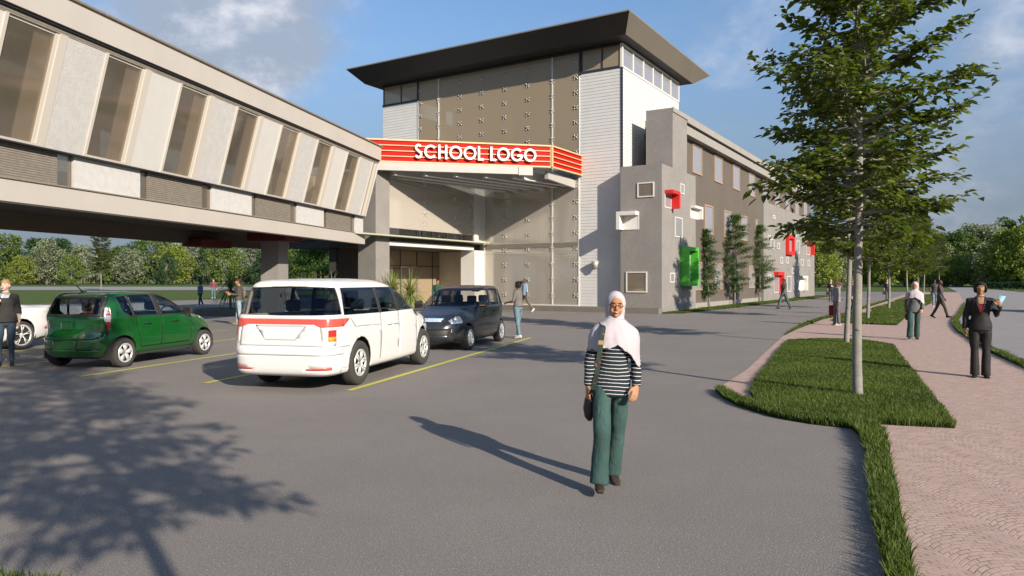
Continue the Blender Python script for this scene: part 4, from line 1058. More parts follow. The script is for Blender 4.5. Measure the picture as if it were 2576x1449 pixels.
# ---- palms (spiky rosettes) ----
def palm(seed, stem, n, L, label, loc, sc=1.0, heads=1):
    rs = random.Random(seed); root = empty('spiky_palm', loc, 0, label, 'palm', 'spiky palms in the planter'); root.scale = (sc,) * 3
    tb = MB(); tb.tube([(0, 0, -.02), (.01, 0, stem * .5), (0, 0, stem)], [.045, .038, .035], 7); tb.build('stem', M['bark_grey'], root, True)
    co, fs, tn = [], [], []; 
    for i in range(n):
        az = i * 2.399; f = i / n; el = radians(86 - 118 * f ** .85) + rs.uniform(-.08, .08); l_ = L * rs.uniform(.8, 1.1); d = Vector((cos(az) * cos(el), sin(az) * cos(el), sin(el)))
        side = Vector((-sin(az), cos(az), 0)); p = Vector((0, 0, stem - .05 + .1 * (1 - f))); S = 7; wd = .022; b = len(co); droop = .10 + .18 * (1 - abs(f - .5))
        for s_ in range(S + 1):
            t_ = s_ / S; w_ = wd * (1 - t_ ** 2.2) + .001; co += [tuple(p - side * w_), tuple(p + side * w_)]; tn += [.25 + .6 * t_ * rs.uniform(.7, 1.1)] * 2
            d = (d + Vector((0, 0, -droop * (.6 + t_)))).normalized(); p = p + d * l_ / S
        for s_ in range(S): k = b + 2 * s_; fs += [k, k + 1, k + 3, k + 2]
    np_mesh('fronds', np.array(co), np.array(fs), 4, M['palm'], root, col=np.clip(np.array(tn), 0, 1)); return root
palm(1, .75, 110, 1.05, 'spiky palm on a short stem at the left end of the planter', Vector((P(580, 776, 35.2).x, 35.2, .3)), 1.25)
palm(2, .85, 90, 1.05, 'spiky palm in front of the dark bridge pier', Vector((P(668, 776, 35.4).x, 35.4, .3)), 1.1)
palm(3, .9, 80, 1.0, 'spiky palm seen through the rear window of the van', Vector((P(835, 776, 35.3).x, 35.3, .3)))
palm(4, .75, 190, 1.35, 'bright spiky palm just left of the grey entrance pier base', Vector((P(988, 776, 35.0).x, 35.0, .3)), 1.0)
palm(5, .65, 190, 1.35, 'bright spiky palm right of the entrance pier, behind the dark car', Vector((P(1032, 776, 34.4).x, 34.4, .3)), 1.0)
# ---------------- vehicles ----------------
M['tyre'] = mat('black_tyre', (.045, .042, .038), .85, var=.1)
M['rimw'] = mat('silver_wheel_rim', (.66, .65, .63), .3, .35)
M['paint_white'] = mat('white_car_paint', (.74, .72, .69), .28, coat=.6)
M['paint_green'] = mat('green_car_paint', (.004, .085, .012), .25, coat=.8)
M['paint_dark'] = mat('dark_grey_car_paint', (.028, .031, .034), .3, coat=.6)
M['trim'] = mat('black_car_trim', (.03, .028, .025), .5)
M['seam'] = mat('panel_gap', (.25, .245, .235), .7)
M['seam_g'] = mat('dark_panel_gap', (.004, .03, .006), .7)
M['red_lamp'] = mat('red_lamp', (.62, .02, .015), .15, coat=.8)
M['coral'] = mat('coral_lamp_band', (.66, .085, .06), .2, coat=.6)
M['clear_lamp'] = mat('clear_lamp', (.75, .75, .76), .12, .25, coat=1, var=.25, vscale=22)
M['amber'] = mat('amber_lamp', (.8, .30, .02), .15, coat=.8)
M['blue_plate'] = mat('pale_blue_plate', (.5, .62, .75), .3, var=.3, vscale=12)
M['well'] = mat('wheel_well', (.03, .027, .024), .9)
M['seat'] = mat('black_seat_fabric', (.02, .019, .02), .8)
M['chrome'] = mat('dark_mirror', (.12, .11, .10), .12, .8)
M['car_glass'] = glass('tinted_car_glass', (.80, .78, .74), .02, .01, (.55, .6, .68))
M['car_glass_blue'] = glass('blue_tinted_car_glass', (.50, .62, .76), .04, .01, (.5, .6, .78))

def catmull(P_, n):
    P_ = np.array(P_, float); m = len(P_); out = []
    d = np.r_[0, np.cumsum(np.linalg.norm(np.diff(P_[:, :3], axis=0), axis=1) + .02)]; ts = np.linspace(0, d[-1], n)
    T = np.zeros_like(P_)
    for i in range(m):
        if i == 0: T[i] = (P_[1] - P_[0]) / (d[1] - d[0])
        elif i == m - 1: T[i] = (P_[-1] - P_[-2]) / (d[-1] - d[-2])
        else:
            a = (P_[i] - P_[i - 1]) / (d[i] - d[i - 1]); b = (P_[i + 1] - P_[i]) / (d[i + 1] - d[i])
            T[i] = np.where(a * b > 0, 2 * a * b / (a + b + 1e-12), 0)
    for t in ts:
        i = min(max(np.searchsorted(d, t) - 1, 0), m - 2); h = d[i + 1] - d[i]; u = (t - d[i]) / h
        out.append((2 * u ** 3 - 3 * u ** 2 + 1) * P_[i] + (u ** 3 - 2 * u ** 2 + u) * h * T[i] + (-2 * u ** 3 + 3 * u ** 2) * P_[i + 1] + (u ** 3 - u ** 2) * h * T[i + 1])
    return np.array(out)

def shell(levels, nu=120, nv=54):
    """levels: (z, x_rear, x_front, half width, power rear, power front)"""
    L = catmull(levels, nv); vs = []
    for z, xr, xf, w_, pr, pf in L:
        c = (xr + xf) / 2; a = (xf - xr) / 2; pts = []
        for q in np.linspace(0, 2 * pi, 721)[:-1]:
            p = pf if cos(q) > 0 else pr
            pts.append((c + a * np.sign(cos(q)) * abs(cos(q)) ** (2 / p), w_ * np.sign(sin(q)) * abs(sin(q)) ** (2 / p)))
        pts = np.array(pts); dd = np.r_[0, np.cumsum(np.linalg.norm(np.diff(np.vstack([pts, pts[:1]]), axis=0), axis=1))]
        s_ = np.linspace(0, dd[-1], nu + 1)[:-1]; pc = np.vstack([pts, pts[:1]])
        vs.append(np.stack([np.interp(s_, dd, pc[:, 0]), np.interp(s_, dd, pc[:, 1]), np.full(nu, z)], 1))
    bm = bmesh.new(); R = [[bm.verts.new(tuple(q)) for q in ring_] for ring_ in vs]
    for i in range(nv - 1):
        for k in range(nu): bm.faces.new((R[i][k], R[i][(k + 1) % nu], R[i + 1][(k + 1) % nu], R[i + 1][k]))
    bm.faces.new(R[-1])
    bm.normal_update(); return bm

def cut(bm, poly, view, side):
    """split faces of one side of the shell along a polygon drawn in a side (x,z) or end (y,z) view"""
    P_ = [Vector(p) for p in poly]; n = len(P_)
    lo = Vector((min(p.x for p in P_), min(p.y for p in P_))); hi = Vector((max(p.x for p in P_), max(p.y for p in P_)))
    def uv(c): return (c.x, c.z) if view == 'side' else ((c.y, c.z) if view == 'end' else (c.x, c.y))
    for i in range(n):
        a, b = P_[i], P_[(i + 1) % n]; d = b - a
        if d.length < 1e-6: continue
        if view == 'side': co, no = (a.x, 0, a.y), (d.y, 0, -d.x)
        elif view == 'end': co, no = (0, a.x, a.y), (0, d.y, -d.x)
        fs = []
        for f in bm.faces:
            c = f.calc_center_median()
            if not side(c, f.normal): continue
            us = [uv(v.co) for v in f.verts]
            if max(u[0] for u in us) < lo.x or min(u[0] for u in us) > hi.x or max(u[1] for u in us) < lo.y or min(u[1] for u in us) > hi.y: continue
            fs.append(f)
        if not fs: continue
        es = {e for f in fs for e in f.edges}; vv = {v for f in fs for v in f.verts}
        bmesh.ops.bisect_plane(bm, geom=list(vv) + list(es) + fs, dist=1e-5, plane_co=co, plane_no=no)
def inside(p, poly):
    x, y = p; c = False; n = len(poly)
    for i in range(n):
        x1, y1 = poly[i]; x2, y2 = poly[(i + 1) % n]
        if (y1 > y) != (y2 > y) and x < (x2 - x1) * (y - y1) / (y2 - y1 + 1e-12) + x1: c = not c
    return c

def wheel_mesh(R, w_, rim, spokes, style):
    t = MB(); h = w_ / 2
    t.lathe([(rim * 1.0, -h * .7), (rim * 1.12, -h), (R * .93, -h * .98), (R * .985, -h * .75), (R, -h * .3), (R, h * .3), (R * .985, h * .75), (R * .93, h * .98), (rim * 1.12, h), (rim * 1.0, h * .7)], 40)
    r = MB(); yo = -h * .95
    r.lathe([(rim * 1.02, yo + .05), (rim * 1.03, yo), (rim * .90, yo - .004), (rim * .86, yo + .02)], 40)
    r.lathe([(.001, yo + .0), (rim * .20, yo + .002), (rim * .25, yo + .03)], 20)
    for k in range(spokes):
        a = 2 * pi * k / spokes + .3; u = Vector((cos(a), 0, sin(a))); v = Vector((-sin(a), 0, cos(a)))
        if style == 'double':
            for s_ in (-1, 1):
                p, q = u * rim * .16 + v * s_ * rim * .05, u * rim * .92 + v * s_ * rim * .13
                r.bar(p + Vector((0, yo + .012, 0)), q + Vector((0, yo + .01, 0)), .022, .03, (0, 1, 0))
        elif style == 'thin':
            r.bar(u * rim * .15 + Vector((0, yo + .015, 0)), u * rim * .93 + v * .03 + Vector((0, yo + .01, 0)), .016, .03, (0, 1, 0)); r.bar(u * rim * .4 + Vector((0, yo + .015, 0)), u * rim * .93 - v * .045 + Vector((0, yo + .01, 0)), .014, .03, (0, 1, 0))
        else:
            w0, w1 = rim * .13, rim * (.30 if spokes == 5 else .20)
            r.hexa([u * rim * .15 - v * w0 + Vector((0, yo + .0, 0)), u * rim * .15 + v * w0 + Vector((0, yo, 0)), u * rim * .9 + v * w1 + Vector((0, yo + .004, 0)), u * rim * .9 - v * w1 + Vector((0, yo + .004, 0))],
                   [u * rim * .15 - v * w0 + Vector((0, yo + .03, 0)), u * rim * .15 + v * w0 + Vector((0, yo + .03, 0)), u * rim * .9 + v * w1 + Vector((0, yo + .03, 0)), u * rim * .9 - v * w1 + Vector((0, yo + .03, 0))])
    d = MB(); d.lathe([(rim * 1.0, -yo - .02), (rim * .98, yo + .07), (.001, yo + .075)], 32)
    return t, r, d

def make_car(name, label, cat, S, loc, heading):
    root = empty(name, loc, heading, label, cat)
    bm = shell(S['levels'], S.get('nu', 128), S.get('nv', 60))
    regions = []
    L_ = lambda s: (lambda c, n: c.y * s > .35 and n.y * s > .30)
    RE = lambda c, n: c.x < S.get('rear_lim', 0.0) and n.x < -.06
    FR = lambda c, n: c.x > S.get('front_lim', 2.0) and n.x > .12 and (c.z > S['belt'] - .06 or c.x > 2.56)
    R_ = S['R']; wb = S['wb']; ar = S.get('arch', R_ * 1.17)
    for wx in (0, wb):
        poly = [(wx + ar * cos(radians(a)), R_ + .01 + ar * sin(radians(a))) for a in range(-30, 211, 20)]
        for s in (-1, 1): regions.append(('arch', 'side', L_(s), poly, None))
    for (nm, poly, mt) in S.get('side', []):
        for s in (-1, 1): regions.append((nm, 'side', L_(s), poly, mt))
    for (nm, poly, mt) in S.get('rear', []):
        xm = S.get('lamp_x')
        regions.append((nm, 'end', (lambda c, n: c.x < xm + .0 and n.x < -.03) if (xm and nm in S.get('lamp_n', ('tail_lamp', 'lamp_stripe'))) else RE, poly, mt))
    if S.get('lamp_x'):
        fs = [f for f in bm.faces if abs(f.calc_center_median().y) > .4]; bmesh.ops.bisect_plane(bm, geom=list({v for f in fs for v in f.verts}) + list({e for f in fs for e in f.edges}) + fs, dist=1e-5, plane_co=(S['lamp_x'], 0, 0), plane_no=(1, 0, 0))
    fx = S.get('flamp_x')
    for (nm, poly, mt) in S.get('front', []): regions.append((nm, 'end', (lambda c, n: c.x > fx and n.x > -.2) if (fx and nm == 'headlight') else FR, poly, mt))
    if fx:
        fs = [f for f in bm.faces if abs(f.calc_center_median().y) > .3]; bmesh.ops.bisect_plane(bm, geom=list({v for f in fs for v in f.verts}) + list({e for f in fs for e in f.edges}) + fs, dist=1e-5, plane_co=(fx, 0, 0), plane_no=(1, 0, 0))
    sw = S.get('seam_w', .007)
    def seamquads(pl):
        out = []
        for a, b in zip(pl, pl[1:]):
            a, b = Vector(a), Vector(b); d = (b - a).normalized(); n_ = Vector((-d.y, d.x)) * sw / 2; out.append([tuple(a - n_ - d * sw * .3), tuple(b - n_ + d * sw * .3), tuple(b + n_ + d * sw * .3), tuple(a + n_ - d * sw * .3)])
        return out
    for pl in S.get('seams', []):
        for q in seamquads(pl):
            regions.append(('panel_gap', 'side', L_(-1), q, S['seam_m']))
    for pl in S.get('rear_seams', []):
        for q in seamquads(pl): regions.append(('panel_gap', 'end', RE, q, S['seam_m']))
    for nm, view, sd_, poly, mt in regions: cut(bm, poly, view, sd_)
    bm.normal_update()
    groups = {}; order = []
    for f in bm.faces:
        c = f.calc_center_median(); key = 0
        for i, (nm, view, sd_, poly, mt) in enumerate(regions):
            if not sd_(c, f.normal): continue
            if inside((c.x, c.z) if view == 'side' else (c.y, c.z), poly): key = i + 1; 
            if key and nm != 'x': 
                if view == 'side': key2 = (nm, mt, round(c.y > 0))
                else: key2 = (nm, mt, 2, i if nm != 'panel_gap' else 0)
                key = key2 + ((i,) if nm not in ('panel_gap', 'arch') else ()); break
        groups.setdefault(key, []).append(f)
    body = None
    for key, fs in sorted(groups.items(), key=lambda kv: 0 if kv[0] == 0 else 1):
        if key != 0 and key[0] == 'arch': continue
        vi = {}; vs = []; fl = []
        for f in fs:
            t_ = []
            for v in f.verts:
                if v.index not in vi or True:
                    if v not in vi: vi[v] = len(vs); vs.append(tuple(v.co))
                t_.append(vi[v])
            fl.append(tuple(t_))
        me = bpy.data.meshes.new('p'); me.from_pydata(vs, [], fl); me.update()
        if key == 0:
            body = link('body', me, M[S['paint']], root, True)
            so_ = body.modifiers.new('thick', 'SOLIDIFY'); so_.thickness = .03; so_.offset = -1
        else:
            o = link(key[0], me, M[key[1]], root, True)
            if key[0] not in ('window', 'windscreen', 'rear_window'):
                so_ = o.modifiers.new('thick', 'SOLIDIFY'); so_.thickness = .012; so_.offset = -.4
            else:
                pass
    bm.free()
    # wheels
    t, r, d = wheel_mesh(R_, S.get('tw', .2), S['rim'], S['spokes'], S['style'])
    tm, rm, dm = t.mesh('tyre'), r.mesh('rim'), d.mesh('hub_back')
    for me, k in ((tm, 'tyre'), (rm, 'rimw'), (dm, 'well')): me.materials.append(M[k])
    first = True
    for wx in (0, wb):
        for s in (-1, 1):
            e = bpy.data.objects.new('tyre', tm); COL.objects.link(e); e.name = 'wheel'; e.parent = root; e.location = (wx, s * S['track'] / 2, R_); e.rotation_euler.z = 0 if s < 0 else pi
            for me, nm in ((rm, 'rim'), (dm, 'hub_back')):
                q = bpy.data.objects.new(nm, me); COL.objects.link(q); q.parent = e
    for me in (tm, rm): me.polygons.foreach_set('use_smooth', [True] * len(me.polygons))
    # wheel wells, floor, seats
    hw = S['hw']
    for wx in (0, wb):
        for s in (-1, 1):
            mb = MB(); q_ = []
            for k_ in range(17):
                a_ = radians(-18 + 216 * k_ / 16); q_ += [(wx + ar * 1.05 * cos(a_), s * (hw - .04), R_ + ar * 1.05 * sin(a_)), (wx + ar * 1.05 * cos(a_), s * (hw - .34), R_ + ar * 1.05 * sin(a_))]
            mb.add(q_, [(2 * k_, 2 * k_ + 1, 2 * k_ + 3, 2 * k_ + 2) for k_ in range(16)] + [tuple(2 * k_ + 1 for k_ in range(17))]); mb.build('wheel_well', M['well'], root)
    zf = S.get('floor', .28); x0, x1 = S['cab']
    mb = MB(); mb.box(x0, wb - ar - .1, -hw + .32, hw - .32, zf - .03, zf + .02); mb.box(ar + .1, wb - ar - .1, -hw + .05, hw - .05, zf - .03, zf + .02); mb.box(S['ends'][0] + .30, S['ends'][1] - .45, -hw + .36, hw - .36, zf - .06, zf - .02); mb.build('underbody', M['well'], root)
    belt = S['belt']
    mb = MB(); mb.box(wb - .55 + S.get('dash', 0), wb - .2 + S.get('dash', 0), -hw + .15, hw - .15, zf, belt - .03); mb.build('dashboard', M['seat'], root, bevel=.03)
    mb = MB(); mb.box(x0 + .1, wb - .6, -hw + .12, -hw + .16, zf, belt - .05); mb.box(x0 + .1, wb - .6, hw - .16, hw - .12, zf, belt - .05); mb.build('door_lining', M['seat'], root)
    for sx in S['seats']:
        for sy in (-.36, .36):
            mb = MB(); mb.box(sx - .02, sx + .48, sy - .25, sy + .25, zf + .1, zf + .38); mb.hexa([(sx - .12, sy - .25, zf + .3), (sx + .03, sy - .25, zf + .3), (sx + .03, sy + .25, zf + .3), (sx - .12, sy + .25, zf + .3)],
                    [(sx - .27, sy - .21, belt + .06), (sx - .17, sy - .21, belt + .06), (sx - .17, sy + .21, belt + .06), (sx - .27, sy + .21, belt + .06)])
            st = mb.build('seat', M['seat'], root, bevel=.05)
            mb = MB(); mb.box(sx - .29, sx - .19, sy - .13, sy + .13, belt + .08, belt + .27); mb.build('headrest', M['seat'], st, bevel=.04)
    mb = MB(); cx_, cz_ = wb - .72 + S.get('dash', 0), belt - .02
    mb.tube([(cx_ + .05 * cos(a) * .4, -.36 + .18 * sin(a), cz_ + .17 * cos(a)) for a in [2 * pi * k / 18 for k in range(19)]], .014, 6); mb.box(cx_ - .01, cx_ + .2, -.40, -.32, cz_ - .04, cz_ + .02)
    mb.build('steering_wheel', M['seat'], root)
    # mirrors
    for s in (-1, 1):
        mx, mz, my = S['mirror']
        mb = MB(); mb.hexa([(mx - .06, s * my, mz - .08), (mx + .06, s * my, mz - .07), (mx + .06, s * my, mz + .06), (mx - .06, s * my, mz + .09)],
                           [(mx - .06, s * (my + .20), mz - .07), (mx + .04, s * (my + .19), mz - .05), (mx + .04, s * (my + .19), mz + .06), (mx - .06, s * (my + .20), mz + .08)])
        mr = mb.build('wing_mirror', M[S.get('mirror_m', S['paint'])], root, bevel=.02)
        mb = MB(); mb.box(mx - .066, mx - .062, s * (my + .02), s * (my + .18), mz - .055, mz + .065); mb.build('mirror_face', M['chrome'], mr)
    # door handles
    for hx, hz in S['handles']:
        for s in (-1, 1):
            yh = S['handle_y']; mb = MB(); mb.tube([(hx - .09, s * yh, hz), (hx - .07, s * (yh + .03), hz), (hx + .07, s * (yh + .03), hz), (hx + .09, s * yh, hz)], .013, 6); mb.build('door_handle', M[S['handle_m']], root, True)
    return root

hd = lambda dx, dy: atan2(dy, dx)
# --- white people carrier ---
van = dict(levels=[(.24, -.93, 3.66, .80, 10, 4), (.30, -1.0, 3.74, .855, 10, 4), (.55, -1.02, 3.80, .875, 10, 4), (.68, -1.02, 3.78, .88, 11, 4), (.70, -.985, 3.77, .88, 11, 4), (.88, -.98, 3.66, .88, 11, 4), (.98, -.97, 3.40, .875, 11, 4.5),
                   (1.06, -.955, 3.02, .87, 11, 5), (1.13, -.94, 2.78, .86, 11, 6), (1.30, -.87, 2.42, .83, 10, 6), (1.48, -.77, 2.02, .79, 10, 6), (1.60, -.70, 1.66, .75, 10, 6), (1.66, -.70, 1.4, .71, 6, 5), (1.70, -.52, 1.1, .62, 5, 5), (1.725, .0, .7, .36, 4, 4)],
           paint='paint_white', R=.36, wb=2.9, track=1.53, rim=.215, tw=.21, spokes=6, style='double', hw=.86, ends=(-1.0, 3.8), cab=(-.9, 2.6), belt=1.1, seats=(0.25, 1.15, 2.05), mirror=(2.42, 1.17, .86), mirror_m='trim', handles=[(1.12, .93), (1.40, .93)],
           handle_y=.875, handle_m='paint_white', seam_m='seam', arch=.42, dash=.1,
           side=[('window', [(-.56, 1.155), (.72, 1.14), (.67, 1.575), (-.50, 1.575)], 'car_glass_blue'),
                 ('pillar', [(.72, 1.14), (.84, 1.14), (.78, 1.575), (.67, 1.575)], 'trim'),
                 ('window', [(.84, 1.14), (1.50, 1.14), (1.40, 1.575), (.78, 1.575)], 'car_glass_blue'),
                 ('pillar', [(1.50, 1.14), (1.66, 1.14), (1.52, 1.575), (1.40, 1.575)], 'trim'),
                 ('window', [(1.66, 1.14), (2.50, 1.145), (2.30, 1.33), (2.06, 1.47), (1.84, 1.56), (1.52, 1.575)], 'car_glass_blue'),
                 ('lamp_band', [(-.60, .985), (-.50, 1.04), (-.40, 1.10), (-.5, 1.105), (-.60, 1.105)], 'coral'),
                 ('arch_lip', [(-.6, .33), (-.45, .33), (-.45, .30), (-.6, .30)], 'paint_white')],
           rear=[('rear_window', [(-.95, 1.17), (-.5, 1.16), (0, 1.155), (.5, 1.16), (.95, 1.17), (.95, 1.575), (0, 1.60), (-.95, 1.575)], 'car_glass'),
                 ('lamp_band', [(-.92, 1.105), (.92, 1.105), (.92, .985), (.66, .98), (.56, 1.025), (-.56, 1.025), (-.66, .98), (-.92, .985)], 'coral'),
                 ('plate_recess', [(-.42, 1.012), (.42, 1.012), (.40, .99), (-.40, .99)], 'rimw'),
                 ('red_lamp', [(-.84, .94), (-.77, .94), (-.77, .84), (-.84, .84)], 'red_lamp'), ('amber_lamp', [(-.84, .84), (-.77, .84), (-.77, .77), (-.84, .77)], 'amber'), ('clear_lamp', [(-.84, .77), (-.77, .77), (-.77, .70), (-.84, .70)], 'clear_lamp'),
                 ('red_lamp', [(.84, .94), (.77, .94), (.77, .84), (.84, .84)], 'red_lamp'), ('amber_lamp', [(.84, .84), (.77, .84), (.77, .77), (.84, .77)], 'amber'), ('clear_lamp', [(.84, .77), (.77, .77), (.77, .70), (.84, .70)], 'clear_lamp'),
                 ('reflector', [(-.80, .375), (-.45, .36), (-.45, .335), (-.80, .335)], 'coral'), ('reflector', [(.80, .375), (.45, .36), (.45, .335), (.80, .335)], 'coral')],
           front=[('headlight', [(-.82, .95), (-.5, .92), (-.55, .78), (-.84, .82)], 'clear_lamp'), ('headlight', [(.82, .95), (.5, .92), (.55, .78), (.84, .82)], 'clear_lamp'),
                  ('windscreen', [(-.76, 1.11), (.76, 1.11), (.62, 1.55), (-.62, 1.55)], 'car_glass')],
           front_lim=1.9, rear_lim=-.3, lamp_x=-.60, lamp_n=('lamp_band', 'rear_window', 'red_lamp', 'amber_lamp', 'clear_lamp'),
           seams=[[(.78, .36), (.80, .75), (.78, 1.14)], [(1.58, .36), (1.58, 1.14)], [(2.48, .5), (2.50, 1.14)], [(-.36, 1.10), (-.2, .96), (.78, .94)], [(-1.0, .685), (-.42, .67)]],
           rear_seams=[[(-.66, .98), (-.70, .70), (.70, .70), (.66, .98)], [(-.86, .56), (.86, .56)], [(-.42, 1.0), (-.25, .79), (.25, .79), (.42, 1.0)]])
vz = hd(.235, .972); o = make_car('white_van', 'white people carrier seen from behind with a coral lamp band across its tail', 'van', van, (-3.29, 11.93, 0), vz)

# --- green hatchback ---
gr = dict(levels=[(.22, -.52, 2.98, .66, 4, 3.5), (.27, -.60, 3.06, .74, 4, 3.5), (.42, -.66, 3.12, .79, 4, 3.2), (.56, -.66, 3.12, .80, 4, 3.2), (.66, -.60, 3.08, .80, 4, 3.2), (.78, -.56, 2.92, .795, 4.4, 3.4), (.88, -.55, 2.66, .79, 4.6, 3.8), (.95, -.54, 2.38, .785, 5, 4.2),
                  (1.00, -.53, 2.16, .775, 5, 5), (1.15, -.47, 1.86, .74, 5, 5), (1.30, -.39, 1.54, .70, 5, 5), (1.40, -.32, 1.22, .655, 5, 5), (1.45, -.18, .95, .58, 5, 4), (1.475, .2, .6, .34, 4, 4)],
          paint='paint_green', R=.282, wb=2.45, track=1.42, rim=.185, tw=.18, spokes=5, style='fat', hw=.79, ends=(-.62, 3.1), cab=(-.45, 2.1), belt=.98, seats=(.55, 1.45), mirror=(1.78, 1.04, .77), mirror_m='trim', handles=[(.60, .83), (1.42, .84)],
          handle_y=.792, handle_m='trim', seam_m='seam_g', arch=.335, floor=.24,
          side=[('window', [(-.10, 1.36), (.12, 1.385), (.22, 1.00), (.14, 1.00), (-.02, 1.10)], 'car_glass_blue'),
                ('pillar', [(.12, 1.385), (.17, 1.39), (.27, 1.00), (.22, 1.00)], 'trim'),
                ('window', [(.17, 1.39), (.80, 1.40), (.90, .995), (.27, 1.00)], 'car_glass_blue'),
                ('pillar', [(.80, 1.40), (.93, 1.395), (1.06, .99), (.90, .995)], 'trim'),
                ('window', [(.93, 1.395), (1.22, 1.36), (1.48, 1.24), (1.74, 1.08), (1.84, .99), (1.06, .99)], 'car_glass_blue'),
                ('window_trim', [(.1, .995), (1.9, .985), (1.9, .965), (.1, .97)], 'trim'),
                ('window_trim', [(-.12, 1.375), (.2, 1.41), (.8, 1.42), (1.0, 1.41), (1.25, 1.375), (1.5, 1.26), (1.9, 1.0), (1.84, .99), (1.48, 1.24), (1.22, 1.36), (.93, 1.395), (.8, 1.40), (-.10, 1.36)], 'trim'),
                ('headlight', [(2.45, .86), (2.72, .78), (2.92, .68), (2.95, .76), (2.75, .88), (2.50, .94)], 'clear_lamp')],
          rear=[('rear_window', [(-.56, 1.045), (.56, 1.045), (.52, 1.335), (-.52, 1.335)], 'car_glass'),
                ('window_trim', [(-.64, 1.0), (.64, 1.0), (.60, 1.375), (-.60, 1.375)], 'trim'),
                ('lamp_stripe', [(-.75, 1.12), (-.665, 1.12), (-.665, 1.08), (-.75, 1.08)], 'red_lamp'), ('lamp_stripe', [(.75, 1.12), (.665, 1.12), (.665, 1.08), (.75, 1.08)], 'red_lamp'),
                ('lamp_stripe', [(-.75, 1.06), (-.665, 1.06), (-.665, 1.02), (-.75, 1.02)], 'red_lamp'), ('lamp_stripe', [(.75, 1.06), (.665, 1.06), (.665, 1.02), (.75, 1.02)], 'red_lamp'),
                ('tail_lamp', [(-.85, 1.20), (-.62, 1.17), (-.66, .90), (-.85, .90)], 'clear_lamp'), ('tail_lamp', [(.85, 1.20), (.62, 1.17), (.66, .90), (.85, .90)], 'clear_lamp'),
                ('tail_lamp', [(-.85, .90), (-.66, .90), (-.66, .74), (-.85, .74)], 'red_lamp'), ('tail_lamp', [(.85, .90), (.66, .90), (.66, .74), (.85, .74)], 'red_lamp'),
                ('plate', [(-.26, .55), (.26, .55), (.26, .40), (-.26, .40)], 'paint_green')],
          front=[('windscreen', [(-.68, 1.01), (.68, 1.01), (.56, 1.36), (-.56, 1.36)], 'car_glass')],
          front_lim=1.25, rear_lim=0.1, lamp_x=-.29,
          seams=[[(.10, 1.38), (.30, .96), (.35, .75), (.42, .55), (.44, .36)], [(1.02, .98), (1.05, .7), (1.02, .34)], [(1.98, .97), (2.03, .70), (1.98, .45), (1.93, .36)], [(.44, .36), (1.93, .36)]],
          rear_seams=[[(-.66, .74), (-.62, .62), (-.5, .575), (.5, .575), (.62, .62), (.66, .74)], [(-.13, .90), (.13, .90)], [(-.27, .56), (-.27, .36)], [(.27, .56), (.27, .36)], [(-.27, .565), (.27, .565)], [(-.62, .37), (-.27, .37)], [(.62, .37), (.27, .37)]])
gz = hd(.216, .976); GRN = make_car('green_hatchback', 'dark green five-door hatchback parked between yellow lines', 'car', gr, (-8.29, 14.25, 0), gz)
mb = MB(); mb.tube([(.02, .2, 1.45), (-.16, .2, 1.60)], .011, 6); mb.box(-.02, .08, .17, .23, 1.44, 1.475); mb.build('aerial', M['trim'], GRN)
mb = MB(); mb.tube([(-.515, .05, 1.05), (-.53, .04, .96)], .012, 5); mb.build('rear_wiper', M['trim'], GRN)
mb = MB(); mb.hexa([(-.60, -.13, .75), (-.60, .13, .75), (-.60, .13, .90), (-.60, -.13, .90)], [(-.53, -.13, .75), (-.53, .13, .75), (-.53, .13, .90), (-.53, -.13, .90)]); mb.build('plate_housing', M['paint_green'], GRN, bevel=.02)
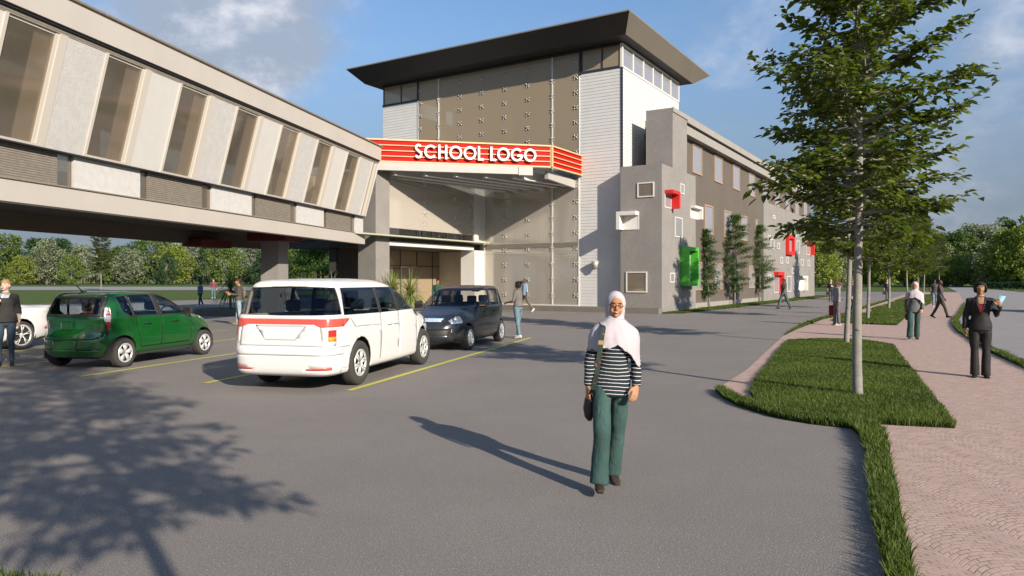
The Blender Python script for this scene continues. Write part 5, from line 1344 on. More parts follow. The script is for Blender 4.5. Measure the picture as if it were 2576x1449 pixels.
# --- dark grey hatchback (seen from the front) ---
dk = dict(levels=[(.20, -.60, 3.02, .70, 4, 3), (.26, -.66, 3.14, .78, 4, 3), (.40, -.70, 3.20, .82, 4, 2.8), (.55, -.70, 3.18, .83, 4, 2.8), (.70, -.67, 3.08, .83, 4, 2.9), (.82, -.65, 2.86, .82, 4.5, 3.2), (.92, -.62, 2.52, .81, 5, 3.8), (1.0, -.60, 2.25, .80, 5, 4.6),
                  (1.05, -.58, 2.12, .785, 5, 5), (1.20, -.50, 1.84, .745, 5, 5), (1.36, -.41, 1.52, .70, 5, 5), (1.47, -.33, 1.20, .65, 5, 5), (1.53, -.16, .9, .57, 5, 4), (1.555, .2, .6, .34, 4, 4)],
          paint='paint_dark', seam_w=.006, R=.295, wb=2.48, track=1.46, rim=.20, tw=.19, spokes=8, style='fat8', hw=.81, ends=(-.66, 3.15), cab=(-.5, 2.1), belt=1.02, seats=(.5, 1.4), mirror=(1.78, 1.08, .79), mirror_m='paint_dark', handles=[(.60, .88), (1.40, .89)],
          handle_y=.812, handle_m='trim', seam_m='seam', arch=.35, floor=.24,
          side=[('window', [(-.34, 1.08), (.04, 1.05), (.02, 1.44), (-.24, 1.42)], 'car_glass'), ('window', [(.10, 1.05), (.84, 1.04), (.76, 1.46), (.08, 1.45)], 'car_glass'),
                ('window', [(.96, 1.04), (1.88, 1.04), (1.66, 1.22), (1.36, 1.40), (1.12, 1.45), (.86, 1.46)], 'car_glass'),
                ('tail_lamp', [(-.75, 1.16), (-.48, 1.18), (-.50, .92), (-.75, .90)], 'red_lamp')],
          rear=[('rear_window', [(-.58, 1.08), (.58, 1.08), (.52, 1.42), (-.52, 1.42)], 'car_glass')],
          front=[('windscreen', [(-.70, 1.07), (-.4, 1.045), (.4, 1.045), (.70, 1.07), (.58, 1.45), (.4, 1.475), (-.4, 1.475), (-.58, 1.45)], 'car_glass'),
                 ('headlight', [(-.88, .90), (-.62, .86), (-.42, .72), (-.52, .64), (-.88, .68)], 'clear_lamp'), ('headlight', [(.88, .90), (.62, .86), (.42, .72), (.52, .64), (.88, .68)], 'clear_lamp'),
                 ('upper_grille', [(-.30, .78), (.30, .78), (.26, .70), (-.26, .70)], 'blue_plate'), ('lower_grille', [(-.5, .50), (.5, .50), (.46, .38), (-.46, .38)], 'trim')],
          front_lim=1.3, rear_lim=0.0, flamp_x=2.66,
          seams=[[(.90, 1.04), (.92, .7), (.90, .34)], [(.05, 1.05), (.12, .85), (.38, .60), (.42, .34)], [(1.98, 1.02), (2.02, .7), (1.96, .34)]], rear_seams=[])
dz = hd(-.289, -.957)
hx_, hy_ = Vector((-.289, -.957)), None
rc = Vector((-.367, 20.0)); cc = rc + Vector((-.957, .289)) * .73
DKC = make_car('dark_hatchback', 'dark grey hatchback facing the viewer, parked nose to nose beyond the white van', 'car', dk, (cc.x, cc.y, 0), dz)
mb = MB(); mb.box(1.74, 1.77, .85, .97, 1.07, 1.10); mb.box(1.84, 1.86, .82, .975, 1.05, 1.075); mb.build('indicator', M['amber'], DKC)
for s in (-1, 1):
    mb = MB(); mb.lathe([(.001, .0), (.055, .005), (.06, .03)], 14, 'x', (2.93, s * .63, .78)); mb.build('lamp_bulb', M['rimw'], DKC, True)

# --- white coupe (only its tail is in the frame) and white saloon ---
cp = dict(levels=[(.20, -.98, 3.45, .80, 5, 3.5), (.26, -1.02, 3.6, .88, 5, 3.5), (.45, -1.10, 3.72, .93, 5, 3.2), (.60, -1.12, 3.72, .945, 5, 3.2), (.74, -1.08, 3.55, .945, 5, 3.2), (.86, -1.06, 3.0, .93, 5, 3.6), (.95, -1.04, 2.4, .90, 5.5, 4), (1.0, -1.06, 2.1, .85, 5.5, 5),
                  (1.03, -.85, 1.98, .78, 5, 5), (1.08, -.35, 1.85, .74, 5, 5), (1.2, .1, 1.5, .68, 5, 5), (1.3, .45, 1.2, .6, 5, 4), (1.34, .7, 1.0, .36, 4, 4)],
          paint='paint_white', R=.345, wb=2.72, track=1.62, rim=.255, tw=.25, spokes=5, style='thin', hw=.92, ends=(-1.0, 3.7), cab=(.1, 2.1), belt=.98, seats=(.55, 1.3), mirror=(1.75, 1.0, .88), handles=[(.85, .82)], handle_y=.93, handle_m='paint_white', seam_m='seam', arch=.40, dash=.1,
          side=[('window', [(.15, 1.06), (1.75, 1.02), (1.45, 1.16), (1.1, 1.26), (.6, 1.27)], 'car_glass'), ('side_marker', [(-.93, .53), (-.70, .50), (-.72, .46), (-.95, .46)], 'red_lamp'),
                ('bumper_valance', [(-1.2, .30), (-.5, .24), (-.5, .15), (-1.2, .15)], 'trim')],
          rear=[('tail_lamp', [(-.70, .86), (-.4, .86), (-.4, .72), (-.70, .72)], 'red_lamp'), ('tail_lamp', [(.70, .86), (.4, .86), (.4, .72), (.70, .72)], 'red_lamp')],
          front=[('windscreen', [(-.7, 1.02), (.7, 1.02), (.55, 1.27), (-.55, 1.27)], 'car_glass')], front_lim=1.2, rear_lim=-.4, seams=[[(1.9, .97), (1.95, .6), (1.9, .3)], [(.55, 1.0), (.45, .6), (.5, .3)]], rear_seams=[])
cz = hd(-.25, -.968); rc = Vector((-12.07, 17.7)); cc = rc + Vector((-.968, .25)) * .81
cpo = make_car('white_coupe', 'white sports coupe with thin spoked wheels, cut off by the left edge', 'car', cp, (cc.x, cc.y, 0), cz)
sp_ = MB(); sp_.box(-1.12, -.95, -.78, .78, 1.01, 1.035); sp_.build('spoiler', M['paint_white'], cpo, bevel=.01)
sl = dict(levels=[(.20, -.92, 3.45, .78, 5, 3.2), (.28, -.98, 3.56, .86, 5, 3.2), (.45, -1.02, 3.62, .90, 5, 3), (.62, -1.02, 3.58, .90, 5, 3), (.74, -1.0, 3.42, .90, 5, 3.1), (.86, -.98, 2.9, .885, 5, 3.6), (.94, -.96, 2.4, .87, 5.5, 4.2), (.99, -.9, 2.2, .84, 5.5, 5),
                  (1.02, -.6, 2.1, .79, 5, 5), (1.12, -.25, 1.85, .74, 5, 5), (1.28, .15, 1.45, .68, 5, 5), (1.38, .5, 1.15, .6, 5, 4), (1.41, .7, 1.0, .36, 4, 4)],
          paint='paint_white', R=.32, wb=2.7, track=1.55, rim=.22, tw=.21, spokes=5, style='fat', hw=.88, ends=(-.95, 3.6), cab=(-.1, 2.2), belt=.98, seats=(.6, 1.4), mirror=(1.8, 1.03, .85), handles=[(.7, .85), (1.5, .85)], handle_y=.885, handle_m='paint_white', seam_m='seam', arch=.38, dash=.1,
          side=[('window', [(-.1, 1.05), (.78, 1.03), (.74, 1.33), (.35, 1.30)], 'car_glass_blue'), ('window', [(.84, 1.03), (1.95, 1.02), (1.6, 1.20), (1.25, 1.32), (.80, 1.33)], 'car_glass_blue'),
                ('headlight', [(2.9, .72), (3.2, .62), (3.5, .60), (3.5, .70), (3.1, .82)], 'clear_lamp')],
          rear=[('tail_lamp', [(-.88, .86), (-.55, .86), (-.55, .74), (-.88, .74)], 'red_lamp'), ('tail_lamp', [(.88, .86), (.55, .86), (.55, .74), (.88, .74)], 'red_lamp'), ('rear_window', [(-.6, 1.03), (.6, 1.03), (.5, 1.33), (-.5, 1.33)], 'car_glass')],
          front=[('windscreen', [(-.7, 1.02), (.7, 1.02), (.55, 1.34), (-.55, 1.34)], 'car_glass')], front_lim=1.25, rear_lim=.4, seams=[[(.82, 1.02), (.84, .34)], [(2.05, .98), (2.1, .6), (2.0, .34)]], rear_seams=[])
sz_ = hd(.22, .976)
sal = make_car('white_saloon', 'white saloon parked behind the green hatchback with its bonnet showing', 'car', sl, (-12.95, 22.3, 0), sz_); sal.scale = (.94,) * 3
# silver car whose nose just enters at the right edge
sv = dict(cp); sv['paint'] = 'rimw'
vs_ = make_car('silver_car', 'silver car just cut off by the right edge on the pale concrete', 'car', sv, (28.9, 38.5, 0), hd(-.15, -.99))
# ---------------- people ----------------
_mc = {}
def cm(name, col, rough=.85, **k):
    if name not in _mc: _mc[name] = mat(name, col, rough, spec=.25, **k)
    return _mc[name]
def skin(name, col): return cm(name, col, .55)
def stripe_mat():
    m = mat('navy_striped_knit', (.02, .03, .034), .9, spec=.2); t = NT(m.node_tree); b = t.n['Principled BSDF']
    v = t.new('ShaderNodeTexCoord').outputs['Object']; s = t.new('ShaderNodeSeparateXYZ', inp={0: v})
    z = t.m('ADD', s.outputs[2], t.m('MULTIPLY', t.m('SUBTRACT', t.noise(v, 3.2, 2), .5), .035))
    f = t.m('FRACT', t.m('DIVIDE', z, .0325)); k = t.m('LESS_THAN', f, .14)
    c = t.mix(k, (.018, .028, .034), (.72, .68, .68)); t.l.new(c, b.inputs['Base Color']); return m
def cloth_bump(m, scale=9, strength=.5, dist=.02):
    t = NT(m.node_tree); b = t.n['Principled BSDF']; v = t.new('ShaderNodeTexCoord').outputs['Object']
    n = t.noise(t.vm('MULTIPLY', v, (1.6, 1.6, .8)), scale, 3, .6, .6); bp = t.new('ShaderNodeBump', inp={'Strength': strength, 'Distance': dist, 'Height': n}); t.l.new(bp.outputs[0], b.inputs['Normal']); return m

def soft(mb, name, m, parent, vox, smooth=2):
    o = mb.build(name, m, parent, True)
    r = o.modifiers.new('remesh', 'REMESH'); r.mode = 'VOXEL'; r.voxel_size = vox; r.use_smooth_shade = True
    if smooth: q = o.modifiers.new('smooth', 'SMOOTH'); q.factor = .5; q.iterations = smooth
    return o

def hand(mb, w, d, side, palm_n, curl=.5, fist=False):
    """palm and five fingers. w wrist, d pointing direction, side = towards the thumb, palm_n = palm facing direction"""
    w, d, side, pn = Vector(w), Vector(d).normalized(), Vector(side).normalized(), Vector(palm_n).normalized()
    mb.tube([w - d * .01, w + d * .02, w + d * .055, w + d * .088], [(.026, .017), (.033, .016), (.041, .015), (.038, .012)], 10, up=side)
    for i, (off, L) in enumerate(((.028, .070), (.010, .080), (-.010, .074), (-.028, .058))):
        p = w + d * .08 + side * off; dd = d.copy(); pts = [p]
        for k, s_ in enumerate((.45, .32, .23)):
            dd = (dd + pn * curl * (.45 + .25 * k)).normalized(); pts.append(pts[-1] + dd * L * s_)
        mb.tube(pts, [.0105, .0095, .0085, .0065], 7)
    p = w + d * .022 + side * .026; t1 = (d * .75 + side * .75 + pn * .3).normalized(); t2 = (d + side * .15 + pn * .35).normalized()
    mb.tube([p, p + t1 * .034, p + t1 * .034 + t2 * .034, p + t1 * .034 + t2 * .056], [.014, .012, .0105, .007], 7)

_tex = bpy.data.textures.new('folds', 'CLOUDS'); _tex.noise_scale = .13; _tex.noise_depth = 2
_tex2 = bpy.data.textures.new('folds_long', 'STUCCI'); _tex2.noise_scale = .22
def crease(o, s=.016):
    for tx, st in ((_tex, s), (_tex2, s * .7)):
        q = o.modifiers.new('folds', 'DISPLACE'); q.texture = tx; q.strength = st; q.mid_level = .5; q.texture_coords = 'LOCAL'
def interp(tab, z):
    zs = [a[0] for a in tab]; return tuple(float(np.interp(z, zs, [a[i] for a in tab])) for i in range(1, len(tab[0])))
FT = [(.80, .150, .115, .0), (.90, .168, .122, .005), (.98, .155, .112, 0), (1.07, .128, .098, -.005), (1.16, .138, .105, -.005), (1.25, .156, .122, -.012), (1.32, .165, .108, -.004), (1.38, .155, .085, .005), (1.425, .085, .065, .012)]
MT = [(.80, .150, .112, .0), (.90, .160, .118, .005), (.98, .150, .112, 0), (1.07, .148, .108, -.002), (1.16, .160, .112, -.004), (1.25, .178, .118, -.004), (1.33, .188, .110, 0), (1.39, .165, .088, .008), (1.43, .085, .068, .012)]

def person(label, H, px, py, yaw, sk, top, bottom, shoes, hair, legs=((.0, .0), (.0, .0)), arms=None, male=False, vox=.014, tilt=0.0, group=None, stance=.10, head_turn=0.0,
           top_z=.86, sleeve='long', sleeve_r=1.0, fit=1.0, leg_r=(.088, .062, .055), loc=None, bulk=1.0, face=True, head_down=0.0, name='person'):
    p0 = G(px, py) if loc is None else Vector(loc)
    root = empty(name, p0, yaw, label, 'person', group); k = H / 1.7; root.scale = (k, k, k); root.rotation_euler.y = tilt
    T = MT if male else FT
    shx = .178 if male else .160
    # legs
    J = {}
    lows = []
    for i, s in enumerate((-1, 1)):
        a, kn = legs[i]; hip = Vector((s * .088, 0, .90)); ab = atan2(stance - .088, .84)
        d1 = Vector((s * sin(ab), -sin(a), -cos(a))).normalized(); d2_ = Vector((s * sin(ab), -sin(a - kn), -cos(a - kn))).normalized()
        kne = hip + d1 * .42; ank = kne + d2_ * .405; pitch = max(-.15, min(.9, -(a - kn) * .95)) if (a - kn) < 0 else -.25 * (a - kn)
        fd_ = Vector((s * .12, -cos(pitch), -sin(pitch))).normalized(); fu = Vector((0, -sin(pitch), cos(pitch)))
        toe = ank + fd_ * .155 - fu * .06; heel = ank - fd_ * .06 - fu * .075
        J[s] = [hip, kne, ank, fd_, fu]; lows.append(min(toe.z - .02, heel.z))
    dz_ = -min(lows) - (.0)
    up = Vector((0, 0, dz_))
    for s in J: J[s][0] = J[s][0] + up; J[s][1] = J[s][1] + up; J[s][2] = J[s][2] + up
    # arms
    arms = arms or (dict(u=(.12, -.05, -1), f=(.05, -.18, -1)), dict(u=(.12, .05, -1), f=(.05, -.15, -1)))
    A_ = {}
    for i, s in enumerate((-1, 1)):
        q = arms[i]; sh = Vector((s * shx, .005, 1.375 + dz_)); u = Vector((q['u'][0] * s, q['u'][1], q['u'][2])).normalized(); f = Vector((q['f'][0] * s, q['f'][1], q['f'][2])).normalized()
        el = sh + u * .275; wr = el + f * .245; hd_ = Vector(q.get('h', q['f'])); hd_ = Vector((hd_.x * s, hd_.y, hd_.z)).normalized() if 'h' in q else f
        th = Vector(q.get('t', (-.25, -1, .0))); th = Vector((th.x * s, th.y, th.z)); pn = Vector(q.get('p', (-1, -.1, 0))); pn = Vector((pn.x * s, pn.y, pn.z))
        th = (th - hd_ * th.dot(hd_)).normalized(); pn = (pn - hd_ * pn.dot(hd_)); pn = (pn - th * pn.dot(th)).normalized()
        A_[s] = (sh, el, wr, hd_, th, pn, q.get('curl', .35))
    R = Matrix.Translation((0, .0, 1.50 + dz_)) @ Matrix.Rotation(head_turn, 4, 'Z') @ Matrix.Rotation(head_down, 4, 'X') @ Matrix.Translation((0, 0, -1.50))
    # skin body
    mb = MB()
    mb.tube([(0, t_[3], t_[0] + dz_) for t_ in T] + [(0, .012, 1.47 + dz_), (0, .0, 1.53 + dz_)], [(t_[1] * (.84 if t_[0] < 1.3 else .9), t_[2] * (.80 if t_[0] < 1.3 else .9)) for t_ in T] + [(.052, .054), (.050, .052)], 16)
    for s in (-1, 1):
        hip, kne, ank, fd_, fu = J[s]
        mb.tube([hip + Vector((0, 0, .02)), hip.lerp(kne, .35), hip.lerp(kne, .75), kne, kne.lerp(ank, .3), kne.lerp(ank, .7), ank, ank - fu * .05], [.078, .072, .055, .047, .048, .036, .030, .030], 10)
        mb.tube([ank - fd_ * .03 - fu * .04, ank + fd_ * .05 - fu * .045, ank + fd_ * .14 - fu * .06], [.03, .034, .024], 8)
        sh, el, wr, hd_, th, pn, cu = A_[s]
        mb.tube([sh, sh.lerp(el, .4), el, el.lerp(wr, .35), wr], [.050, .042, .036, .034, .023], 10); hand(mb, wr, hd_, th, pn, cu)
    mb.M = R
    mb.ell((0, .004, 1.600), (.074, .092, .100), 20, 14); mb.ell((0, -.030, 1.555), (.057, .062, .070), 16, 10); mb.ell((0, -.072, 1.507), (.024, .020, .018), 10, 8)
    mb.ell((0, -.096, 1.578), (.0125, .017, .020), 10, 8); mb.ell((0, -.104, 1.566), (.017, .010, .009), 8, 6); mb.tube([(0, -.086, 1.61), (0, -.097, 1.575)], [.006, .009], 6)
    for s in (-1, 1): mb.ell((s * .074, .008, 1.578), (.010, .018, .030), 8, 8); mb.ell((s * .038, -.070, 1.553), (.020, .016, .022), 8, 6)
    mb.ell((0, -.083, 1.625), (.05, .010, .010), 10, 6)
    mb.M = None
    soft(mb, 'body', sk, root, vox * .62 if vox < .012 else .0095, 3)
    # face details
    def fp(name, m, f, n=None):
        b = MB(); b.M = R; f(b); return b.build(name, m, root, True)
    if face:
        for s in (-1, 1):
            fp('eye', cm('eye_white', (.62, .58, .55), .3), lambda b: b.ell((s * .031, -.083, 1.597), (.0135, .0085, .0062), 10, 6))
            fp('iris', cm('dark_iris', (.015, .01, .008), .2), lambda b: b.ell((s * .031, -.0895, 1.597), (.0058, .0035, .0056), 8, 6))
            fp('eyebrow', cm('dark_brow', (.02, .013, .01)), lambda b: b.tube([(s * .016, -.0925, 1.616), (s * .032, -.092, 1.621), (s * .050, -.080, 1.616)], [.003, .0035, .002], 5))
        fp('lips', cm('lips_' + sk.name, (sk.node_tree.nodes['Principled BSDF'].inputs[0].default_value[0] * .9, sk.node_tree.nodes['Principled BSDF'].inputs[0].default_value[1] * .5, sk.node_tree.nodes['Principled BSDF'].inputs[0].default_value[2] * .5), .4),
           lambda b: b.tube([(-.024, -.086, 1.537), (-.010, -.0955, 1.5345), (0, -.097, 1.534), (.010, -.0955, 1.5345), (.024, -.086, 1.537)], [.002, .0062, .0068, .0062, .002], 7))
    # hair
    hs, hm = hair
    if hs and hs != 'hijab':
        b = MB(); b.M = R
        if hs == 'bald': b.ell((0, .016, 1.603), (.0755, .087, .100), 16, 10)
        else: b.ell((0, .020, 1.612), (.081, .090, .100), 18, 12); b.ell((0, .035, 1.575), (.077, .075, .085), 14, 9); b.ell((0, -.008, 1.652), (.074, .082, .052), 16, 9)
        if hs == 'bun': b.ell((0, .125, 1.665), (.052, .050, .052), 12, 9); b.ell((0, .09, 1.64), (.04, .04, .035), 10, 8)
        if hs == 'lowbun': b.ell((0, .125, 1.575), (.045, .035, .045), 12, 9)
        if hs == 'curly':
            rs = random.Random(len(label))
            for _ in range(26): 
                a, e = rs.uniform(0, 6.28), rs.uniform(.1, 1.5); b.ell((.078 * cos(a) * cos(e), .025 + .085 * sin(a) * cos(e), 1.61 + .092 * sin(e)), (.026, .026, .026), 7, 5)
        if hs == 'puffs':
            for s in (-1, 1): b.ell((s * .03, .14, 1.64), (.04, .045, .045), 10, 8)
        if hs == 'bob':
            for s in (-1, 1): b.tube([(s * .055, -.035, 1.665), (s * .083, -.03, 1.61), (s * .086, -.018, 1.55), (s * .075, -.02, 1.505)], [(.020, .022), (.020, .032), (.022, .04), (.012, .022)], 9)
            b.ell((0, .05, 1.56), (.086, .062, .085), 14, 9); b.tube([(-.05, -.066, 1.672), (.0, -.082, 1.668), (.045, -.072, 1.655)], [.02, .020, .014], 8)
        if hs == 'afro': b.ell((0, .025, 1.625), (.10, .10, .11), 14, 10)
        soft(b, 'hair', hm, root, .010, 1)
    # top
    if top:
        b = MB(); zz_ = [z for z in (top_z, .92, .99, 1.07, 1.16, 1.25, 1.32, 1.375, 1.42) if z >= top_z]
        rr = []
        for z in zz_:
            rx, ry, oy = interp(T, z); g = fit if z < 1.3 else 1 + (fit - 1) * .4; rr.append((rx * 1.06 * g * bulk + .004, ry * 1.10 * g * bulk + .004))
        b.tube([(0, interp(T, z)[2], z + dz_) for z in zz_] + [(0, .01, 1.445 + dz_)], rr + [(.064, .060)], 20)
        for s in (-1, 1):
            sh, el, wr, *_ = A_[s]; q = sleeve_r
            if sleeve == 'none': continue
            st = sh + Vector((-s * .04, 0, .0))
            if sleeve == 'long': b.tube([st, sh, sh.lerp(el, .4), el, el.lerp(wr, .5), el.lerp(wr, .97)], [.050, .054 * q, .051 * q, .047 * q, .042 * q, .036 * q], 12)
            elif sleeve == '34': b.tube([st, sh, sh.lerp(el, .4), el, el.lerp(wr, .38)], [.050, .053 * q, .050 * q, .047 * q, .045 * q], 12)
            else: b.tube([st, sh, sh.lerp(el, .75)], [.058, .060 * q, .056 * q], 12)
        _o = soft(b, 'top', top, root, max(vox, .010)); crease(_o)
    # trousers
    b = MB(); r0, r1, r2 = leg_r
    b.tube([(0, 0, .78 + dz_), (0, 0, .86 + dz_), (0, .002, .94 + dz_), (0, 0, 1.0 + dz_)], [(.10, .085), (.158 * fit ** .5, .120), (.166 * fit ** .5, .124), (.152 * fit ** .5, .112)], 18)
    for s in (-1, 1):
        hip, kne, ank, fd_, fu = J[s]; e_ = ank + (ank - kne).normalized() * (.035 if r2 > .06 else .0)
        b.tube([hip + Vector((-s * .008, 0, .02)), hip.lerp(kne, .3), hip.lerp(kne, .7), kne, kne.lerp(ank, .35), kne.lerp(ank, .75), e_], [r0 * 1.02, r0, (r0 + r1) / 2, r1, r1 * .6 + r2 * .4, r2 * .95, r2], 14)
    _o = soft(b, 'trousers', bottom, root, max(vox, .010)); crease(_o)
    for s in (-1, 1):
        hip, kne, ank, fd_, fu = J[s]; b = MB()
        b.tube([ank - fd_ * .075 - fu * .045, ank - fd_ * .05 - fu * .04, ank - fu * .028, ank + fd_ * .06 - fu * .045, ank + fd_ * .13 - fu * .055, ank + fd_ * .178 - fu * .062], [(.018, .026), (.034, .038), (.040, .046), (.043, .034), (.044, .024), (.026, .014)], 12, up=(1, 0, 0))
        so_ = soft(b, 'shoe', shoes, root, .008, 1)
        b = MB(); b.tube([ank - fd_ * .07 - fu * .078, ank + fd_ * .05 - fu * .078, ank + fd_ * .17 - fu * .078], [(.03, .007), (.042, .007), (.028, .006)], 12, up=(1, 0, 0)); b.build('sole', cm('dark_sole', (.04, .035, .03)) if not shoes.name.startswith('white') else shoes, so_)
    root['_dz'] = 0.0; del root['_dz']
    return root, dict(J=J, A=A_, T=T, dz=dz_, R=R, k=k)

def torso_patch(info, name, m, root, zs, half, off=.012, fit=1.0, n=10):
    """a curved piece of cloth lying on the front of the torso; half(z) = (x_left, x_right)"""
    b = MB(); vs = []; 
    for z in zs:
        rx, ry, oy = interp(info['T'], z); rx = rx * 1.06 * fit + .004 + off; ry = ry * 1.10 * fit + .004 + off; a, c_ = half(z)
        for i in range(n + 1):
            x = a + (c_ - a) * i / n; y = oy - ry * sqrt(max(0.02, 1 - (x / rx) ** 2)); vs.append((x, y, z + info['dz']))
    b.add(vs, [(r * (n + 1) + i, r * (n + 1) + i + 1, (r + 1) * (n + 1) + i + 1, (r + 1) * (n + 1) + i) for r in range(len(zs) - 1) for i in range(n)])
    o = b.build(name, m, root, True); q = o.modifiers.new('t', 'SOLIDIFY'); q.thickness = .004; return o
def held(name, label, cat, root, info, f, m, bevel=0, parts=()):
    """an object carried by a person: its own top-level thing placed in the person's frame"""
    e = empty(name, root.location, root.rotation_euler.z, label, cat); e.scale = root.scale; e.rotation_euler.y = root.rotation_euler.y
    b = MB(); f(b); b.build(parts[0] if parts else 'body', m, e, True if not bevel else False, bevel=bevel); return e

S_med = skin('warm_brown_skin', (.40, .20, .105)); S_dark = skin('dark_brown_skin', (.135, .062, .036)); S_deep = skin('deep_brown_skin', (.075, .038, .026)); S_pale = skin('pale_skin', (.62, .42, .31)); S_tan = skin('tan_skin', (.36, .19, .11))
H_blk = cm('black_hair', (.014, .011, .010), .6); H_brn = cm('dark_red_brown_hair', (.05, .018, .012), .6); H_bld = cm('blonde_hair', (.34, .19, .075), .6); H_shave = cm('shaved_hair', (.06, .035, .025), .8)
teal = cloth_bump(cm('dark_teal_denim', (.042, .085, .075), .9, var=.22, vscale=3), 8, .6)
navy = stripe_mat(); cloth_bump(navy, 7, .5)
scarf = cloth_bump(cm('white_headscarf', (.47, .42, .44), .9), 7, .35); brown_shoe = cm('brown_black_shoe', (.045, .035, .025), .6, var=.4, vscale=12)
suit = cm('black_suit', (.022, .020, .020), .7); jean = cloth_bump(cm('mid_blue_jeans', (.12, .20, .25), .9, var=.3, vscale=5), 10, .5); jean_l = cm('light_blue_jeans', (.28, .34, .37), .9, var=.25, vscale=5)
jean_d = cm('dark_blue_jeans', (.035, .055, .075), .9, var=.2); grey_h = cm('grey_hoodie_cloth', (.22, .215, .21), .9); olive = cm('olive_hoodie_cloth', (.085, .078, .062), .9, var=.1); dsweat = cloth_bump(cm('charcoal_knit', (.042, .038, .035), .95), 60, .8, .01)
w_shoe = cm('white_shoe', (.62, .58, .52), .6); blk_shoe = cm('black_shoe', (.02, .018, .016), .5)

def striped_walker(label, px, py, H, vox, yaw, tilt, full):
    arms = (dict(u=(.18, .12, -1), f=(.04, -.04, -1), h=(-.05, -.25, -1), t=(-.3, -1, -.2), curl=.5), dict(u=(.24, .04, -1), f=(-.06, -.62, -1), h=(-.35, -.55, -1), t=(-.8, -.5, -.1), p=(-.5, .8, -.2), curl=.75))
    root, I = person(label, H, px, py, yaw, S_med, navy, teal, brown_shoe, ('hijab', None), ((.34, .24), (-.18, .14)), arms, vox=vox, tilt=tilt, top_z=.80, fit=1.05, bulk=.97, leg_r=(.088, .078, .084), sleeve_r=1.10, stance=.105, head_turn=-.10)
    R = I['R'] @ Matrix.Rotation(0, 4, 'Z'); dz = I['dz']
    b = MB(); b.M = R
    b.ell((0, .034, 1.610), (.097, .102, .116), 24, 16); b.ell((0, .042, 1.55), (.096, .078, .09), 20, 12)
    b.tube([(0, .035, 1.55), (0, .02, 1.49), (0, .0, 1.45), (0, -.0, 1.42)], [(.094, .078), (.088, .076), (.10, .088), (.13, .10)], 18)
    # soft rim around the face
    rim = []
    for i in range(33):
        a = 2 * pi * i / 32; rim.append((.066 * sin(a), -.064 + (-.0 if cos(a) > 0 else .012) * abs(cos(a)) + .028 * abs(sin(a)), 1.577 + .094 * cos(a)))
    b.tube(rim, .0105, 8, caps=False)
    soft(b, 'headscarf_hood', scarf, root, .008, 2)
    # drape over shoulders and chest
    tabR = [(1.00, .262, .178), (1.10, .258, .175), (1.22, .245, .168), (1.32, .240, .152), (1.385, .222, .132), (1.415, .185, .115), (1.45, .125, .097), (1.48, .090, .083)]
    N, K = 96, 30; vs = []
    for j in range(K + 1):
        t = j / K
        for i in range(N):
            ph = 2 * pi * i / N; c, s_ = cos(ph), sin(ph)          # c>0 : viewer's right, s_<0 front
            hem = 1.215 - .175 * max(0, c) ** 1.8 - .02 * max(0, -c) + .035 * max(0, -s_) * (1 - abs(c)) + .008 * sin(ph * 11) + .004 * sin(ph * 31)
            z = 1.48 + (hem - 1.48) * t; rx, ry = interp(tabR, z)
            fold = 1 + t * (.022 * sin(ph * 9 + t * 3) + .014 * sin(ph * 17 - t * 5)) + .03 * t * sin(ph * 3 + 7 * t) * (1 if s_ < 0 else .3)
            vs.append((rx * c * fold, -.006 + ry * s_ * fold, z + dz))
    b = MB(); b.add(vs, [(j * N + i, j * N + (i + 1) % N, (j + 1) * N + (i + 1) % N, (j + 1) * N + i) for j in range(K) for i in range(N)])
    o = b.build('headscarf', scarf, root, True); q = o.modifiers.new('t', 'SOLIDIFY'); q.thickness = .005
    # spectacles
    b = MB(); b.M = R
    for s in (-1, 1):
        pts = [(s * .033 + .0215 * (abs(cos(a)) ** .7) * (1 if cos(a) > 0 else -1), -.103 + .010 * abs(.033 + s * .02 * cos(a)) * 10 * .08, 1.594 + .0125 * (abs(sin(a)) ** .7) * (1 if sin(a) > 0 else -1)) for a in [2 * pi * i / 20 for i in range(21)]]
        b.tube(pts, .0022, 5, caps=False); b.tube([(s * .055, -.102, 1.598), (s * .070, -.05, 1.598), (s * .078, .0, 1.59)], .0022, 5)
    b.tube([(-.012, -.104, 1.598), (0, -.107, 1.600), (.012, -.104, 1.598)], .002, 5)
    b.build('spectacles', cm('red_brown_frame', (.16, .02, .012), .4), root, True)
    b = MB(); b.M = R; b.tube([(-.017, -.0965, 1.5385), (0, -.1015, 1.5375), (.017, -.0965, 1.5385)], [.001, .0035, .001], 6); b.build('teeth', cm('teeth', (.7, .66, .6), .4), root, True)
    return root, I
wlk, I1 = striped_walker('smiling woman in white headscarf, navy striped top and teal jeans walking in the foreground', 1524, 1227, 1.57, .009, .06, .055, True); wlk.scale.x *= .94
dz = I1['dz']
strapm = cm('dark_floral_strap', (.028, .04, .032), .8, speck=((.42, .08, .07), 34, .64, .70, .8))
def bagf(b):
    b.tube([(-.185, .06, .80 + dz), (-.192, .065, .74 + dz), (-.195, .07, .66 + dz), (-.185, .07, .59 + dz), (-.175, .07, .56 + dz)], [(.025, .06), (.038, .10), (.045, .115), (.038, .10), (.02, .05)], 14, up=(1, 0, 0))
bag = held('shoulder_bag', 'dark floral shoulder bag hanging at the hip of the foreground walker', 'bag', wlk, I1, bagf, cm('dark_bag', (.04, .03, .026), .7, var=.4, vscale=10))
b = MB()
for pts in ([(-.135, -.148, 1.40), (-.148, -.172, 1.34), (-.158, -.178, 1.25), (-.168, -.182, 1.15), (-.178, -.172, 1.0), (-.195, -.11, .86), (-.192, .02, .78)],):
    pts = [Vector(p) + Vector((0, 0, dz)) for p in pts]
    for p, q in zip(pts, pts[1:]): b.bar(p, q + (q - p).normalized() * .004, .044, .006, (0, 1, 0))
